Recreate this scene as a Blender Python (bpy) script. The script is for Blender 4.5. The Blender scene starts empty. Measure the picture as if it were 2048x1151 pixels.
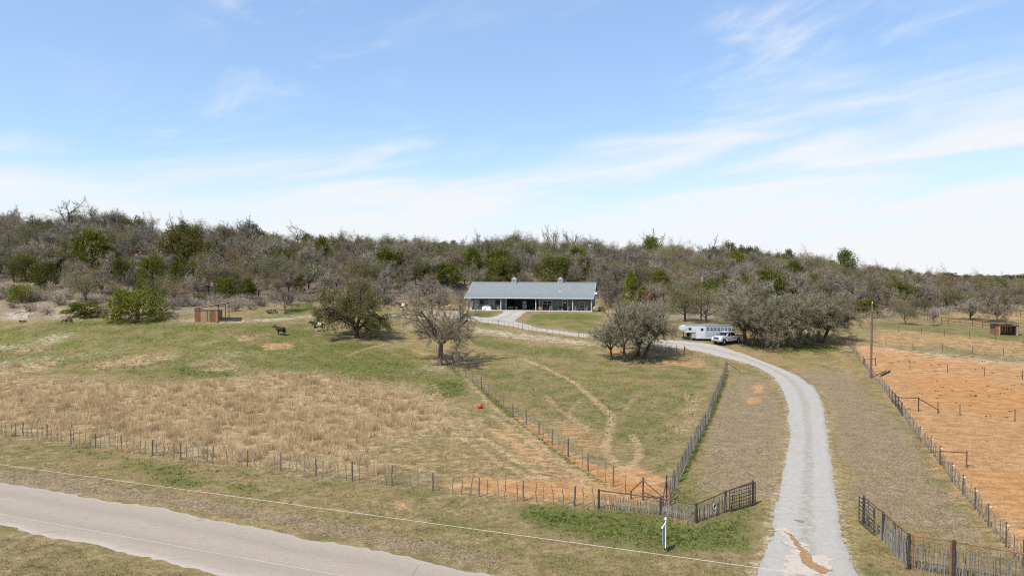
import bpy, bmesh, math, random
import numpy as np
from mathutils import Vector, Matrix

random.seed(11)
RNG = np.random.default_rng(11)
SC = bpy.context.scene
COL = SC.collection
R = math.radians

# ------------------------------------------------------------------ camera
CAM_H = 15.0
F = 1365.33                                   # focal length in photo pixels (24 mm on a 36 mm sensor, 2048 px wide)
PITCH = math.atan(28.5 / F)
cam_d = bpy.data.cameras.new('camera')
cam_d.lens = 24.0
cam_d.sensor_width = 36.0
cam_d.clip_start = 0.5
cam_d.clip_end = 9000.0
cam = bpy.data.objects.new('camera', cam_d)
cam.location = (0, 0, CAM_H)
cam.rotation_euler = (math.pi / 2 - PITCH, 0, 0)
COL.objects.link(cam)
SC.camera = cam

# ------------------------------------------------------------------ light
SUN_EL = R(53)
SHX, SHY = 0.68, 0.73                         # direction in which shadows fall
SUN_AZ = math.atan2(-SHX, -SHY)
sun_d = bpy.data.lights.new('sun', 'SUN')
sun_d.energy = 5.0
sun_d.angle = R(0.53)
sun_d.color = (1.0, 0.955, 0.88)
sun = bpy.data.objects.new('sun', sun_d)
nrm = math.hypot(SHX, SHY)
sun.rotation_euler = Vector((SHX / nrm * math.cos(SUN_EL), SHY / nrm * math.cos(SUN_EL), -math.sin(SUN_EL))).to_track_quat('-Z', 'Y').to_euler()
sun.location = (0, 0, 200)
COL.objects.link(sun)

SC.render.engine = 'CYCLES'
SC.view_settings.view_transform = 'Standard'
SC.view_settings.look = 'None'
SC.view_settings.exposure = 0.04
SC.view_settings.gamma = 1.0
SC.view_settings.use_curve_mapping = False
SC.cycles.max_bounces = 5
SC.cycles.diffuse_bounces = 3
SC.cycles.glossy_bounces = 2
SC.cycles.transmission_bounces = 3
SC.cycles.transparent_max_bounces = 6
SC.cycles.use_denoising = False
try:
    SC.cycles.pixel_filter_type = 'BLACKMAN_HARRIS'
    SC.cycles.filter_width = 1.15
except Exception:
    pass


# ------------------------------------------------------------------ node helpers
class NT:
    def __init__(self, tree):
        self.t = tree

    def n(self, typ, **kw):
        nd = self.t.nodes.new(typ)
        for k, v in kw.items():
            setattr(nd, k, v)
        return nd

    def put(self, nd, sock, v):
        s = nd.inputs[sock]
        if isinstance(v, bpy.types.NodeSocket):
            self.t.links.new(v, s)
        elif isinstance(v, tuple) and len(v) == 3 and s.type == 'RGBA':
            s.default_value = (*v, 1)
        else:
            s.default_value = v

    def math(self, op, a, b=0.5, c=0.0, clamp=False):
        nd = self.n('ShaderNodeMath', operation=op, use_clamp=clamp)
        self.put(nd, 0, a)
        self.put(nd, 1, b)
        self.put(nd, 2, c)
        return nd.outputs[0]

    def mix(self, f, a, b, blend='MIX'):
        nd = self.n('ShaderNodeMix', data_type='RGBA', blend_type=blend)
        self.put(nd, 0, f)
        self.put(nd, 6, a)
        self.put(nd, 7, b)
        return nd.outputs[2]

    def noise(self, vec, scale, detail=4.0, rough=0.55, dist=0.0):
        nd = self.n('ShaderNodeTexNoise')
        if vec is not None:
            self.t.links.new(vec, nd.inputs['Vector'])
        nd.inputs['Scale'].default_value = scale
        nd.inputs['Detail'].default_value = detail
        nd.inputs['Roughness'].default_value = rough
        nd.inputs['Distortion'].default_value = dist
        return nd.outputs['Fac']

    def ss(self, v, lo, hi):
        nd = self.n('ShaderNodeMapRange', interpolation_type='SMOOTHSTEP')
        self.put(nd, 0, v)
        nd.inputs[1].default_value = lo
        nd.inputs[2].default_value = hi
        return nd.outputs[0]

    def scaled(self, vec, s):
        nd = self.n('ShaderNodeVectorMath', operation='MULTIPLY')
        self.t.links.new(vec, nd.inputs[0])
        nd.inputs[1].default_value = s
        return nd.outputs[0]


def new_mat(name):
    m = bpy.data.materials.new(name)
    m.use_nodes = True
    m.node_tree.nodes.clear()
    k = NT(m.node_tree)
    out = k.n('ShaderNodeOutputMaterial')
    return m, k, out


def principled(k, out, col, rough=0.8, metal=0.0, spec=0.3, normal=None):
    p = k.n('ShaderNodeBsdfPrincipled')
    k.put(p, 'Base Color', col)
    k.put(p, 'Roughness', rough)
    p.inputs['Metallic'].default_value = metal
    p.inputs['Specular IOR Level'].default_value = spec
    if normal is not None:
        k.t.links.new(normal, p.inputs['Normal'])
    k.t.links.new(p.outputs[0], out.inputs['Surface'])
    return p


def mat(name, c, rough=0.75, metal=0.0, vary=0.25, scale=6.0, spec=0.3, stretch=(1, 1, 1), bump=0.0, c2=None, rnd=0.0):
    """A surface colour with grain: noise between a darker and a lighter tone, plus a tone per object."""
    m, k, out = new_mat(name)
    tc = k.n('ShaderNodeTexCoord').outputs['Object']
    v = k.scaled(tc, stretch)
    f = k.noise(v, scale, 5, 0.6)
    f = k.ss(f, 0.3, 0.7)
    lo = tuple(x * (1 - vary) for x in c)
    hi = tuple(min(1, x * (1 + vary)) for x in (c2 or c))
    col = k.mix(f, lo, hi)
    if rnd:
        oi = k.n('ShaderNodeObjectInfo').outputs['Random']
        g = k.math('MULTIPLY_ADD', oi, 2 * rnd, 1 - rnd)
        vm = k.n('ShaderNodeVectorMath', operation='SCALE')
        k.t.links.new(col, vm.inputs[0])
        k.t.links.new(g, vm.inputs['Scale'])
        col = vm.outputs[0]
    nrm_ = None
    if bump:
        b = k.n('ShaderNodeBump')
        b.inputs['Strength'].default_value = bump
        b.inputs['Distance'].default_value = 0.05
        k.t.links.new(f, b.inputs['Height'])
        nrm_ = b.outputs[0]
    principled(k, out, col, rough, metal, spec, nrm_)
    return m


def leaf_mat(name, c1, c2, c3=None, trans=0.25, rough=0.7, scale=0.9, rnd=0.3):
    """Leaves and twigs: tone by clump (noise), by leaf (the 'tint' attribute) and by tree (object random)."""
    m, k, out = new_mat(name)
    tc = k.n('ShaderNodeTexCoord').outputs['Object']
    f = k.ss(k.noise(tc, scale, 3, 0.6), 0.32, 0.68)
    at = k.n('ShaderNodeAttribute', attribute_name='tint').outputs['Fac']
    col = k.mix(f, c1, c2)
    if c3:
        oi = k.n('ShaderNodeObjectInfo').outputs['Random']
        col = k.mix(k.math('MULTIPLY', oi, 0.8), col, c3)
    g = k.math('MULTIPLY_ADD', at, 0.7, 0.65)
    if rnd:
        oi2 = k.n('ShaderNodeObjectInfo').outputs['Random']
        r2 = k.math('FRACT', k.math('MULTIPLY', oi2, 7.31))
        g = k.math('MULTIPLY', g, k.math('MULTIPLY_ADD', r2, 2 * rnd, 1 - rnd))
    vm = k.n('ShaderNodeVectorMath', operation='SCALE')
    k.t.links.new(col, vm.inputs[0])
    k.t.links.new(g, vm.inputs['Scale'])
    col = vm.outputs[0]
    d = k.n('ShaderNodeBsdfDiffuse')
    k.t.links.new(col, d.inputs['Color'])
    if trans:
        t = k.n('ShaderNodeBsdfTranslucent')
        k.t.links.new(col, t.inputs['Color'])
        mx = k.n('ShaderNodeMixShader')
        mx.inputs[0].default_value = trans
        k.t.links.new(d.outputs[0], mx.inputs[1])
        k.t.links.new(t.outputs[0], mx.inputs[2])
        k.t.links.new(mx.outputs[0], out.inputs['Surface'])
    else:
        k.t.links.new(d.outputs[0], out.inputs['Surface'])
    return m


# ------------------------------------------------------------------ sky
world = bpy.data.worlds.new('World')
SC.world = world
world.use_nodes = True
world.node_tree.nodes.clear()
k = NT(world.node_tree)
wout = k.n('ShaderNodeOutputWorld')
bg = k.n('ShaderNodeBackground')
sky = k.n('ShaderNodeTexSky', sky_type='NISHITA')
sky.sun_disc = False
sky.sun_elevation = SUN_EL
sky.sun_rotation = SUN_AZ % (2 * math.pi)
sky.altitude = 300
sky.air_density = 1.0
sky.dust_density = 0.6
sky.ozone_density = 1.5
geo = k.n('ShaderNodeTexCoord').outputs['Generated']
sep = k.n('ShaderNodeSeparateXYZ')
k.t.links.new(geo, sep.inputs[0])
X_, Y_, Z_ = sep.outputs
# clouds live on a flat layer high above: direction / height gives the place on that layer
zc = k.math('MAXIMUM', Z_, 0.0)
den = k.math('ADD', zc, 0.09)
px_ = k.math('DIVIDE', X_, den)
py_ = k.math('DIVIDE', Y_, den)
cmb = k.n('ShaderNodeCombineXYZ')
k.t.links.new(px_, cmb.inputs[0])
k.t.links.new(py_, cmb.inputs[1])
rot = k.n('ShaderNodeVectorRotate', rotation_type='Z_AXIS')
k.t.links.new(cmb.outputs[0], rot.inputs['Vector'])
rot.inputs['Angle'].default_value = R(-28)
# streaks: the layer is thin, so it is seen as long bands that climb to the right
SEED = 7.2
sx = k.math('SUBTRACT', Z_, k.math('MULTIPLY', X_, 0.15))
cs = k.n('ShaderNodeCombineXYZ')
k.t.links.new(k.math('MULTIPLY_ADD', X_, 2.0, SEED), cs.inputs[0])
k.t.links.new(k.math('MULTIPLY', Y_, 0.8), cs.inputs[1])
k.t.links.new(k.math('MULTIPLY', sx, 14.0), cs.inputs[2])
nz1 = k.noise(k.scaled(cs.outputs[0], (1.3, 1.3, 0.7)), 1.0, 7, 0.54, 0.5)
nz2 = k.noise(k.scaled(cs.outputs[0], (1.1, 1.1, 1.35)), 1.15, 7, 0.52, 0.4)
nz3 = k.noise(geo, 2.3, 2, 0.5)
nz4 = k.noise(k.scaled(cs.outputs[0], (1.5, 1.5, 0.55)), 1.3, 8, 0.62, 0.8)
# the bank of high cloud lies low and rises to the right
edge = k.math('MULTIPLY_ADD', X_, 0.10, 0.197)
lowb = k.math('SUBTRACT', edge, Z_)
lowb = k.math('MULTIPLY_ADD', k.math('SUBTRACT', nz1, 0.5), 0.32, lowb)
bank = k.ss(lowb, -0.03, 0.075)
gaps = k.math('MULTIPLY_ADD', k.ss(nz2, 0.37, 0.58), 0.74, 0.24)
bank = k.math('MULTIPLY', bank, gaps)
wisp = k.math('MULTIPLY', k.ss(nz4, 0.44, 0.72), k.ss(nz3, 0.44, 0.60))
wisp = k.math('MULTIPLY', wisp, 0.72)
cl = k.math('MAXIMUM', bank, wisp)
cl = k.math('MULTIPLY_ADD', k.math('SUBTRACT', 1.0, cl), 0.05, cl)
cl = k.math('MULTIPLY', cl, 0.97, clamp=True)
hor = k.math('SUBTRACT', 1.0, k.ss(Z_, -0.02, 0.15))
# the brightness of the clear sky is compressed like a photograph's
sb = k.n('ShaderNodeSeparateColor')
k.t.links.new(sky.outputs[0], sb.inputs[0])
gain = k.math('DIVIDE', 2.55, k.math('MULTIPLY_ADD', sb.outputs[2], 0.2, 1.0))
skm = k.n('ShaderNodeVectorMath', operation='SCALE')
k.t.links.new(sky.outputs[0], skm.inputs[0])
k.t.links.new(gain, skm.inputs['Scale'])
skt = k.scaled(skm.outputs[0], (0.955, 1.0, 1.03))
air = k.mix(k.math('MULTIPLY', hor, 0.94), skt, (4.5, 5.2, 6.2))
colr = k.mix(cl, air, (5.95, 6.05, 6.25))
k.t.links.new(colr, bg.inputs['Color'])
bg.inputs['Strength'].default_value = 0.15
k.t.links.new(bg.outputs[0], wout.inputs['Surface'])


# ------------------------------------------------------------------ mesh helpers
def np_mesh(name, V, tris=None, quads=None, mats=(), tri_mat=None, quad_mat=None, smooth=False, attrs=None):
    me = bpy.data.meshes.new(name)
    V = np.asarray(V, dtype=np.float32)
    me.vertices.add(len(V))
    me.vertices.foreach_set('co', V.ravel())
    loops, starts, mi = [], [], []
    pos = 0
    for fc, fm, n in ((tris, tri_mat, 3), (quads, quad_mat, 4)):
        if fc is None or len(fc) == 0:
            continue
        fc = np.asarray(fc, dtype=np.int32)
        loops.append(fc.ravel())
        starts.append(pos + np.arange(len(fc), dtype=np.int32) * n)
        pos += len(fc) * n
        mi.append(np.zeros(len(fc), np.int32) if fm is None else np.asarray(fm, np.int32))
    loops = np.concatenate(loops)
    starts = np.concatenate(starts)
    mi = np.concatenate(mi)
    me.loops.add(len(loops))
    me.loops.foreach_set('vertex_index', loops)
    me.polygons.add(len(starts))
    me.polygons.foreach_set('loop_start', starts)
    for m in mats:
        me.materials.append(m)
    me.polygons.foreach_set('material_index', mi)
    if smooth:
        me.polygons.foreach_set('use_smooth', np.ones(len(starts), bool))
    for an, av in (attrs or {}).items():
        a = me.attributes.new(an, 'FLOAT', 'POINT')
        a.data.foreach_set('value', np.asarray(av, np.float32))
    me.update(calc_edges=True)
    me.validate(verbose=False)
    return me


class MB:
    """Collects boxes, tubes, prisms, lathes as one mesh."""
    def __init__(self):
        self.v = []
        self.f = []

    def add(self, vs, fs):
        o = len(self.v)
        self.v += [tuple(p) for p in vs]
        self.f += [tuple(i + o for i in q) for q in fs]
        return self

    def box(self, c, s, rz=0.0, M=None):
        hx, hy, hz_ = s[0] / 2, s[1] / 2, s[2] / 2
        P = [Vector((x, y, z)) for x in (-hx, hx) for y in (-hy, hy) for z in (-hz_, hz_)]
        T = Matrix.Translation(Vector(c)) @ (M if M is not None else Matrix.Rotation(rz, 4, 'Z'))
        P = [T @ p for p in P]
        return self.add(P, [(0, 1, 3, 2), (4, 6, 7, 5), (0, 4, 5, 1), (2, 3, 7, 6), (0, 2, 6, 4), (1, 5, 7, 3)])

    def tube(self, p0, p1, r0, r1=None, n=6, cap=True):
        r1 = r0 if r1 is None else r1
        p0, p1 = Vector(p0), Vector(p1)
        d = (p1 - p0)
        if d.length < 1e-6:
            return self
        d.normalize()
        a = d.orthogonal().normalized()
        b = d.cross(a)
        vs = []
        for p, r in ((p0, r0), (p1, r1)):
            for i in range(n):
                t = 2 * math.pi * i / n
                vs.append(p + (a * math.cos(t) + b * math.sin(t)) * r)
        fs = [(i, (i + 1) % n, n + (i + 1) % n, n + i) for i in range(n)]
        if cap:
            fs += [tuple(range(n - 1, -1, -1)), tuple(range(n, 2 * n))]
        return self.add(vs, fs)

    def path(self, pts, radii, n=6):
        for i in range(len(pts) - 1):
            self.tube(pts[i], pts[i + 1], radii[i], radii[i + 1], n)
        return self

    def prism(self, prof, y0, y1, inset=None):
        """Side profile [(x, z), ...] (counter-clockwise seen from -y) pushed from y0 to y1."""
        n = len(prof)
        vs = [(x, y0, z) for x, z in prof] + [(x, y1, z) for x, z in prof]
        fs = [tuple(range(n)), tuple(range(2 * n - 1, n - 1, -1))]
        fs += [((i + 1) % n, i, n + i, n + (i + 1) % n) for i in range(n)]
        return self.add(vs, fs)

    def lathe(self, prof, n=12, c=(0, 0, 0), axis='Z'):
        """prof [(r, h)]"""
        vs = []
        for r, h in prof:
            for i in range(n):
                t = 2 * math.pi * i / n
                p = (r * math.cos(t), r * math.sin(t), h)
                if axis == 'Y':
                    p = (p[0], p[2], p[1])
                elif axis == 'X':
                    p = (p[2], p[0], p[1])
                vs.append((p[0] + c[0], p[1] + c[1], p[2] + c[2]))
        fs = []
        for j in range(len(prof) - 1):
            for i in range(n):
                fs.append((j * n + i, j * n + (i + 1) % n, (j + 1) * n + (i + 1) % n, (j + 1) * n + i))
        fs.append(tuple(range(n - 1, -1, -1)))
        fs.append(tuple(range((len(prof) - 1) * n, len(prof) * n)))
        return self.add(vs, fs)

    def mesh(self, name, m, bevel=0.0, smooth=False):
        me = bpy.data.meshes.new(name)
        bm = bmesh.new()
        vs = [bm.verts.new(p) for p in self.v]
        for q in self.f:
            try:
                bm.faces.new([vs[i] for i in q])
            except ValueError:
                pass
        bmesh.ops.recalc_face_normals(bm, faces=bm.faces)
        if bevel:
            bmesh.ops.bevel(bm, geom=[e for e in bm.edges if len(e.link_faces) == 2 and e.calc_face_angle(0) > 0.35],
                            offset=bevel, segments=2, affect='EDGES', profile=0.5, clamp_overlap=True)
        for f in bm.faces:
            f.smooth = smooth
        bm.to_mesh(me)
        bm.free()
        me.materials.append(m)
        return me

    def obj(self, name, m, parent=None, bevel=0.0, smooth=False, loc=None, rz=0.0):
        return link(name, self.mesh(name, m, bevel, smooth), parent, loc, rz)


def link(name, me, parent=None, loc=None, rz=0.0, scale=None):
    o = bpy.data.objects.new(name, me)
    COL.objects.link(o)
    if parent is not None:
        o.parent = parent
    if loc is not None:
        o.location = loc
    if rz:
        o.rotation_euler = (0, 0, rz)
    if scale is not None:
        o.scale = scale
    return o


def tag(o, label, cat, group=None):
    o['label'] = label
    o['category'] = cat
    if group:
        o['group'] = group
    return o


def thing(name, label, cat, loc=(0, 0, 0), rz=0.0, group=None):
    o = bpy.data.objects.new(name, None)
    o.empty_display_size = 0.3
    COL.objects.link(o)
    o.location = loc
    o.rotation_euler = (0, 0, rz)
    return tag(o, label, cat, group)


# ------------------------------------------------------------------ the lie of the land
def ray(px, py):
    cx, cy = (px - 1024) / F, (575.5 - py) / F
    c, s = math.cos(PITCH), math.sin(PITCH)
    return np.array([cx, c + cy * s, -s + cy * c])


def spot(px, py, D):
    d = ray(px, py)
    return d * (D / d[1]) + np.array([0, 0, CAM_H])


SURVEY = [  # sight lines to the ground with the distance judged from posts, animals, cars and the barn
    (0, 869, 63.5), (300, 910, 56.5), (650, 954, 50.3), (907, 987, 46.5), (1197, 1016, 43.7), (1392, 1045, 41.1),
    (1122, 902, 57.6), (989, 799, 80), (923, 747, 97), (880, 730, 104), (1440, 780, 87), (1600, 860, 65), (1575, 800, 80),
    (1552, 760, 93), (1460, 711, 109), (1446, 687, 115), (1580, 690, 119), (1250, 720, 106), (1100, 662, 127), (1000, 643, 137),
    (715, 675, 118), (560, 671, 116), (632, 660, 122), (415, 643, 121), (200, 650, 118), (0, 655, 119), (100, 690, 108), (0, 720, 102),
    (200, 745, 95), (0, 790, 84), (400, 800, 79), (700, 800, 80), (600, 740, 96), (400, 690, 107), (800, 700, 110),
    (1742, 755, 98), (1850, 882, 61), (1920, 831, 72), (1970, 751, 99), (1773, 690, 122), (2007, 711, 117), (1889, 672, 130), (2010, 673, 131),
    (1810, 650, 148), (2048, 640, 150), (1700, 650, 142), (2040, 602, 215), (1900, 620, 175), (1720, 610, 178),
    (934, 619.5, 153), (1183, 622, 148), (1250, 640, 142), (1300, 618, 160), (1400, 640, 137), (850, 640, 137), (800, 630, 142),
    (570, 618, 137), (600, 605, 146), (420, 615, 135), (200, 625, 128), (0, 600, 136),
    (0, 540, 165), (300, 560, 165), (600, 560, 172), (800, 565, 172), (1050, 570, 182), (1300, 575, 185), (1500, 590, 182),
    (100, 472, 212), (350, 495, 212), (600, 507, 225), (800, 512, 235), (1000, 512, 245), (1300, 522, 260), (1500, 535, 262), (1620, 545, 270),
    (1750, 558, 280), (1900, 574, 300), (2048, 580, 320), (-300, 480, 215), (-300, 560, 160), (-300, 680, 115), (-300, 850, 66), (2350, 640, 160), (2350, 584, 320),
    (2350, 800, 80),
]
ctl = [spot(*s) for s in SURVEY]
for x, y, z in ((-60, 20, 0), (0, 10, 0), (60, 20, 0), (30, 30, 0), (-30, 40, 0), (0, 34, 0), (90, 50, 0), (-100, 40, 0),
                (-160, 330, 30), (-60, 340, 26), (40, 350, 23), (120, 380, 14), (260, 420, 6), (-300, 250, 26), (-300, 120, 10),
                (300, 150, 3), (300, 300, 8), (-300, 420, 27), (300, 40, 0), (-300, 40, 0), (0, 460, 22), (200, 480, 7)):
    ctl.append(np.array([x, y, z], float))
ctl = np.array(ctl)
CP, CZ = ctl[:, :2] / 50.0, ctl[:, 2]


def tps(r2):
    return np.where(r2 > 1e-12, r2 * np.log(np.maximum(r2, 1e-12)), 0.0)


n_ = len(CP)
A_ = np.zeros((n_ + 3, n_ + 3))
A_[:n_, :n_] = tps(((CP[:, None] - CP[None]) ** 2).sum(-1)) + np.eye(n_) * 0.03
A_[:n_, n_] = 1
A_[:n_, n_ + 1:] = CP
A_[n_:, :n_] = A_[:n_, n_:].T
W_ = np.linalg.solve(A_, np.concatenate([CZ, np.zeros(3)]))

BARN_TH = R(11)
BARN_O = np.array([-10.07, 153.3, 6.75])


def barn_local(x, y):
    dx, dy = x - BARN_O[0], y - BARN_O[1]
    c, s = math.cos(BARN_TH), math.sin(BARN_TH)
    return dx * c - dy * s, dx * s + dy * c


def smooth(t):
    t = np.clip(t, 0, 1)
    return t * t * (3 - 2 * t)


def lump(x, y):
    return (np.sin(x * 0.31 + 1.3 * np.sin(y * 0.17)) * np.sin(y * 0.27 + 0.9 * np.sin(x * 0.21))
            + 0.5 * np.sin(x * 0.83 + y * 0.4) * np.sin(y * 0.71 - x * 0.3 + 2))


def rough_h(x, y):
    x, y = np.asarray(x, float), np.asarray(y, float)
    sh = x.shape
    x, y = x.ravel(), y.ravel()
    xc = np.clip(x, -300, 300)
    yc = np.clip(y, 10, 450)
    z = np.empty_like(x)
    for i in range(0, len(x), 40000):
        P = np.stack([xc[i:i + 40000], yc[i:i + 40000]], 1) / 50.0
        z[i:i + 40000] = tps(((P[:, None] - CP[None]) ** 2).sum(-1)) @ W_[:n_] + W_[n_] + P @ W_[n_ + 1:]
    z = np.clip(z, -0.3, 33)
    far = smooth((y - 420) / 600)
    z = z * (1 - far) + 6.0 * far
    z = z + 0.05 * lump(x, y) * smooth((y - 45) / 20) + 0.5 * lump(x * 0.5, y * 0.5) * smooth((y - 165) / 30)
    u, v = barn_local(x, y)
    du = np.maximum(np.maximum(-2.5 - u, u - 31), 0)
    dv = np.maximum(np.maximum(-1.0 - v, v - 15), 0)
    w = 1 - smooth(np.hypot(du, dv) / 7.0)
    z = z * (1 - w) + BARN_O[2] * w
    return z.reshape(sh)


def axis(parts):
    out = [parts[0][0]]
    for a, b, st in parts:
        n = max(1, int(round((b - a) / st)))
        out += list(np.linspace(a, b, n + 1)[1:])
    return np.array(out)


def geom(a, b, n):
    return list(a * (b / a) ** (np.arange(1, n + 1) / n))


xp = axis([(0, 62, 0.42), (62, 135, 0.9)])
xp = np.concatenate([xp, geom(135, 2500, 30)])
GX = np.concatenate([-xp[:0:-1], xp])
GY = np.concatenate([axis([(12, 78, 0.36), (78, 140, 0.55), (140, 330, 1.3)]), geom(330, 5000, 36)])
MX, MY = np.meshgrid(GX, GY)
GZ = rough_h(MX, MY)


def lerp_grid(G, x, y):
    x, y = np.asarray(x, float), np.asarray(y, float)
    i = np.clip(np.searchsorted(GX, x) - 1, 0, len(GX) - 2)
    j = np.clip(np.searchsorted(GY, y) - 1, 0, len(GY) - 2)
    a = np.clip((x - GX[i]) / (GX[i + 1] - GX[i]), 0, 1)
    b = np.clip((y - GY[j]) / (GY[j + 1] - GY[j]), 0, 1)
    return (G[j, i] * (1 - a) + G[j, i + 1] * a) * (1 - b) + (G[j + 1, i] * (1 - a) + G[j + 1, i + 1] * a) * b


def hz(x, y):
    return lerp_grid(GZ, x, y)


def gnd(px, py):
    """Where a sight line meets the ground."""
    d = ray(px, py)
    ys = np.concatenate([np.arange(13, 140, 0.5), np.arange(140, 600, 1.0)])
    xs = ys * d[0] / d[1]
    zr = CAM_H + ys * d[2] / d[1]
    under = zr < hz(xs, ys)
    if not under.any():
        i = len(ys) - 1
        return Vector((xs[i], ys[i], float(hz(xs[i], ys[i]))))
    i = int(np.argmax(under))
    lo, hi = (ys[i - 1] if i else 5.0), ys[i]
    for _ in range(24):
        m = (lo + hi) / 2
        if CAM_H + m * d[2] / d[1] < float(hz(m * d[0] / d[1], m)):
            hi = m
        else:
            lo = m
    x = hi * d[0] / d[1]
    return Vector((x, hi, float(hz(x, hi))))


def V3(x, y, dz=0.0):
    return Vector((x, y, float(hz(x, y)) + dz))


# ------------------------------------------------------------------ zones of the ground, laid out on the land
def seg_dist(x, y, P, closed):
    n = len(P)
    best = np.full(x.shape, 1e9)
    for i in range(n if closed else n - 1):
        a, b = P[i], P[(i + 1) % n]
        d = b - a
        L2 = max(d @ d, 1e-9)
        t = np.clip(((x - a[0]) * d[0] + (y - a[1]) * d[1]) / L2, 0, 1)
        best = np.minimum(best, np.hypot(x - a[0] - t * d[0], y - a[1] - t * d[1]))
    return best


def inside(x, y, P):
    c = np.zeros(x.shape, bool)
    n = len(P)
    for i in range(n):
        a, b = P[i], P[(i + 1) % n]
        if a[1] == b[1]:
            continue
        cond = (a[1] > y) != (b[1] > y)
        c ^= cond & (x < (b[0] - a[0]) * (y - a[1]) / (b[1] - a[1]) + a[0])
    return c


def to_world(pts):
    return np.array([gnd(*p)[:2] for p in pts])


ZONES = {}


def zone(name, pts, amount=1.0, soft=2.0, world=False):
    P = np.array(pts, float) if world else to_world(pts)
    Z = ZONES.setdefault(name, np.zeros(MX.shape, np.float32))
    i0, i1 = np.searchsorted(GX, [P[:, 0].min() - soft, P[:, 0].max() + soft])
    j0, j1 = np.searchsorted(GY, [P[:, 1].min() - soft, P[:, 1].max() + soft])
    x, y = MX[j0:j1, i0:i1], MY[j0:j1, i0:i1]
    if x.size == 0:
        return
    d = seg_dist(x, y, P, True)
    d = np.where(inside(x, y, P), d, -d)
    Z[j0:j1, i0:i1] = np.maximum(Z[j0:j1, i0:i1], amount * smooth((d + soft) / (2 * soft)))


def stroke(name, pts, width, amount=1.0, soft=0.5, world=False):
    P = np.array(pts, float) if world else to_world(pts)
    Z = ZONES.setdefault(name, np.zeros(MX.shape, np.float32))
    w = width + soft
    i0, i1 = np.searchsorted(GX, [P[:, 0].min() - w, P[:, 0].max() + w])
    j0, j1 = np.searchsorted(GY, [P[:, 1].min() - w, P[:, 1].max() + w])
    x, y = MX[j0:j1, i0:i1], MY[j0:j1, i0:i1]
    if x.size == 0:
        return
    d = seg_dist(x, y, P, False)
    Z[j0:j1, i0:i1] = np.maximum(Z[j0:j1, i0:i1], amount * (1 - smooth((d - width / 2 + soft / 2) / soft)))
# ------------------------------------------------------------------ ground zones
# woodland floor
zone('litter', [(-400, 648), (60, 640), (160, 636), (330, 633), (450, 616), (560, 612), (640, 606), (700, 622), (780, 612), (850, 612),
                (925, 600), (1210, 600), (1260, 622), (1330, 640), (1460, 640), (1700, 640), (1760, 622), (1900, 606), (2060, 592), (2400, 592),
                (2400, 540), (1800, 530), (1400, 500), (1000, 470), (500, 440), (-400, 430)], 1.0, 3.0)
zone('litter', [(-700, 150), (-700, 2500), (900, 2500), (900, 420), (300, 300), (150, 330), (60, 270), (-100, 230), (-250, 160)], 1.0, 15, world=True)
# green grass
zone('green', [(-300, 665), (0, 648), (260, 641), (450, 641), (620, 642), (650, 660), (760, 690), (860, 700), (930, 760), (900, 790), (840, 770), (760, 768),
               (600, 745), (470, 752), (330, 766), (180, 752), (0, 742), (-300, 760)], 0.57, 5)
for p, a in (([(500, 690), (640, 690), (740, 690), (800, 705), (830, 730), (800, 765), (690, 762), (600, 745), (520, 720)], 0.66),
             ([(340, 735), (400, 728), (470, 738), (480, 752), (420, 758), (350, 752)], 0.95),
             ([(860, 760), (900, 758), (930, 768), (935, 790), (890, 795), (850, 788)], 0.95),
             ([(640, 690), (700, 680), (760, 690), (720, 705), (650, 705)], 0.8),
             ([(470, 690), (560, 685), (575, 700), (480, 705)], 0.8),
             ([(60, 648), (200, 640), (330, 640), (320, 650), (150, 655)], 0.8),
             ([(480, 645), (560, 640), (610, 636), (600, 628), (500, 635)], 0.75),
             ([(950, 668), (1060, 690), (1180, 700), (1200, 720), (1060, 715), (940, 690)], 0.62),
             ([(930, 740), (1000, 700), (1200, 720), (1430, 740), (1420, 780), (1370, 900), (1280, 930), (1230, 880), (1100, 840), (1000, 790)], 0.44),
             ([(1060, 627), (1130, 626), (1200, 628), (1205, 640), (1120, 640), (1060, 640)], 0.85),
             ([(1045, 640), (1205, 638), (1180, 664), (1100, 655), (1050, 648)], 0.55),
             ([(935, 624), (1000, 622), (985, 632), (950, 637), (930, 632)], 0.9),
             ([(925, 640), (970, 646), (1000, 652), (990, 657), (930, 650)], 0.7),
             ([(1480, 690), (1560, 691), (1640, 690), (1705, 694), (1715, 706), (1640, 704), (1560, 698), (1480, 694)], 1.0),
             ([(1745, 640), (1900, 650), (2060, 664), (2060, 684), (1900, 668), (1745, 655)], 0.5),
             ([(1450, 600), (1530, 605), (1540, 612), (1440, 612)], 0.6),
             ([(575, 607), (625, 603), (640, 618), (600, 630), (570, 628)], 0.9),
             ([(1010, 1012), (1110, 1005), (1200, 1018), (1320, 1032), (1392, 1050), (1452, 1026), (1500, 1018), (1512, 1060), (1490, 1100), (1380, 1105),
               (1250, 1092), (1140, 1075), (1060, 1045)], 0.92),
             ([(1340, 985), (1375, 975), (1392, 1000), (1380, 1030), (1340, 1015)], 1.0),
             ([(1700, 1105), (1760, 1130), (1780, 1170), (1720, 1170)], 0.7),
             ([(230, 920), (360, 930), (430, 960), (380, 985), (260, 950)], 0.62), ([(420, 960), (520, 965), (560, 985), (470, 1000)], 0.6),
             ([(100, 885), (230, 905), (400, 930), (600, 955), (740, 972), (860, 985), (860, 992), (600, 968), (380, 942), (140, 905)], 0.6),
             ([(1855, 955), (1900, 965), (1895, 978), (1860, 970)], 0.7), ([(1900, 1010), (1950, 1018), (1950, 1028), (1910, 1024)], 0.7)):
    zone('green', p, a, 2.0)
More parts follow.
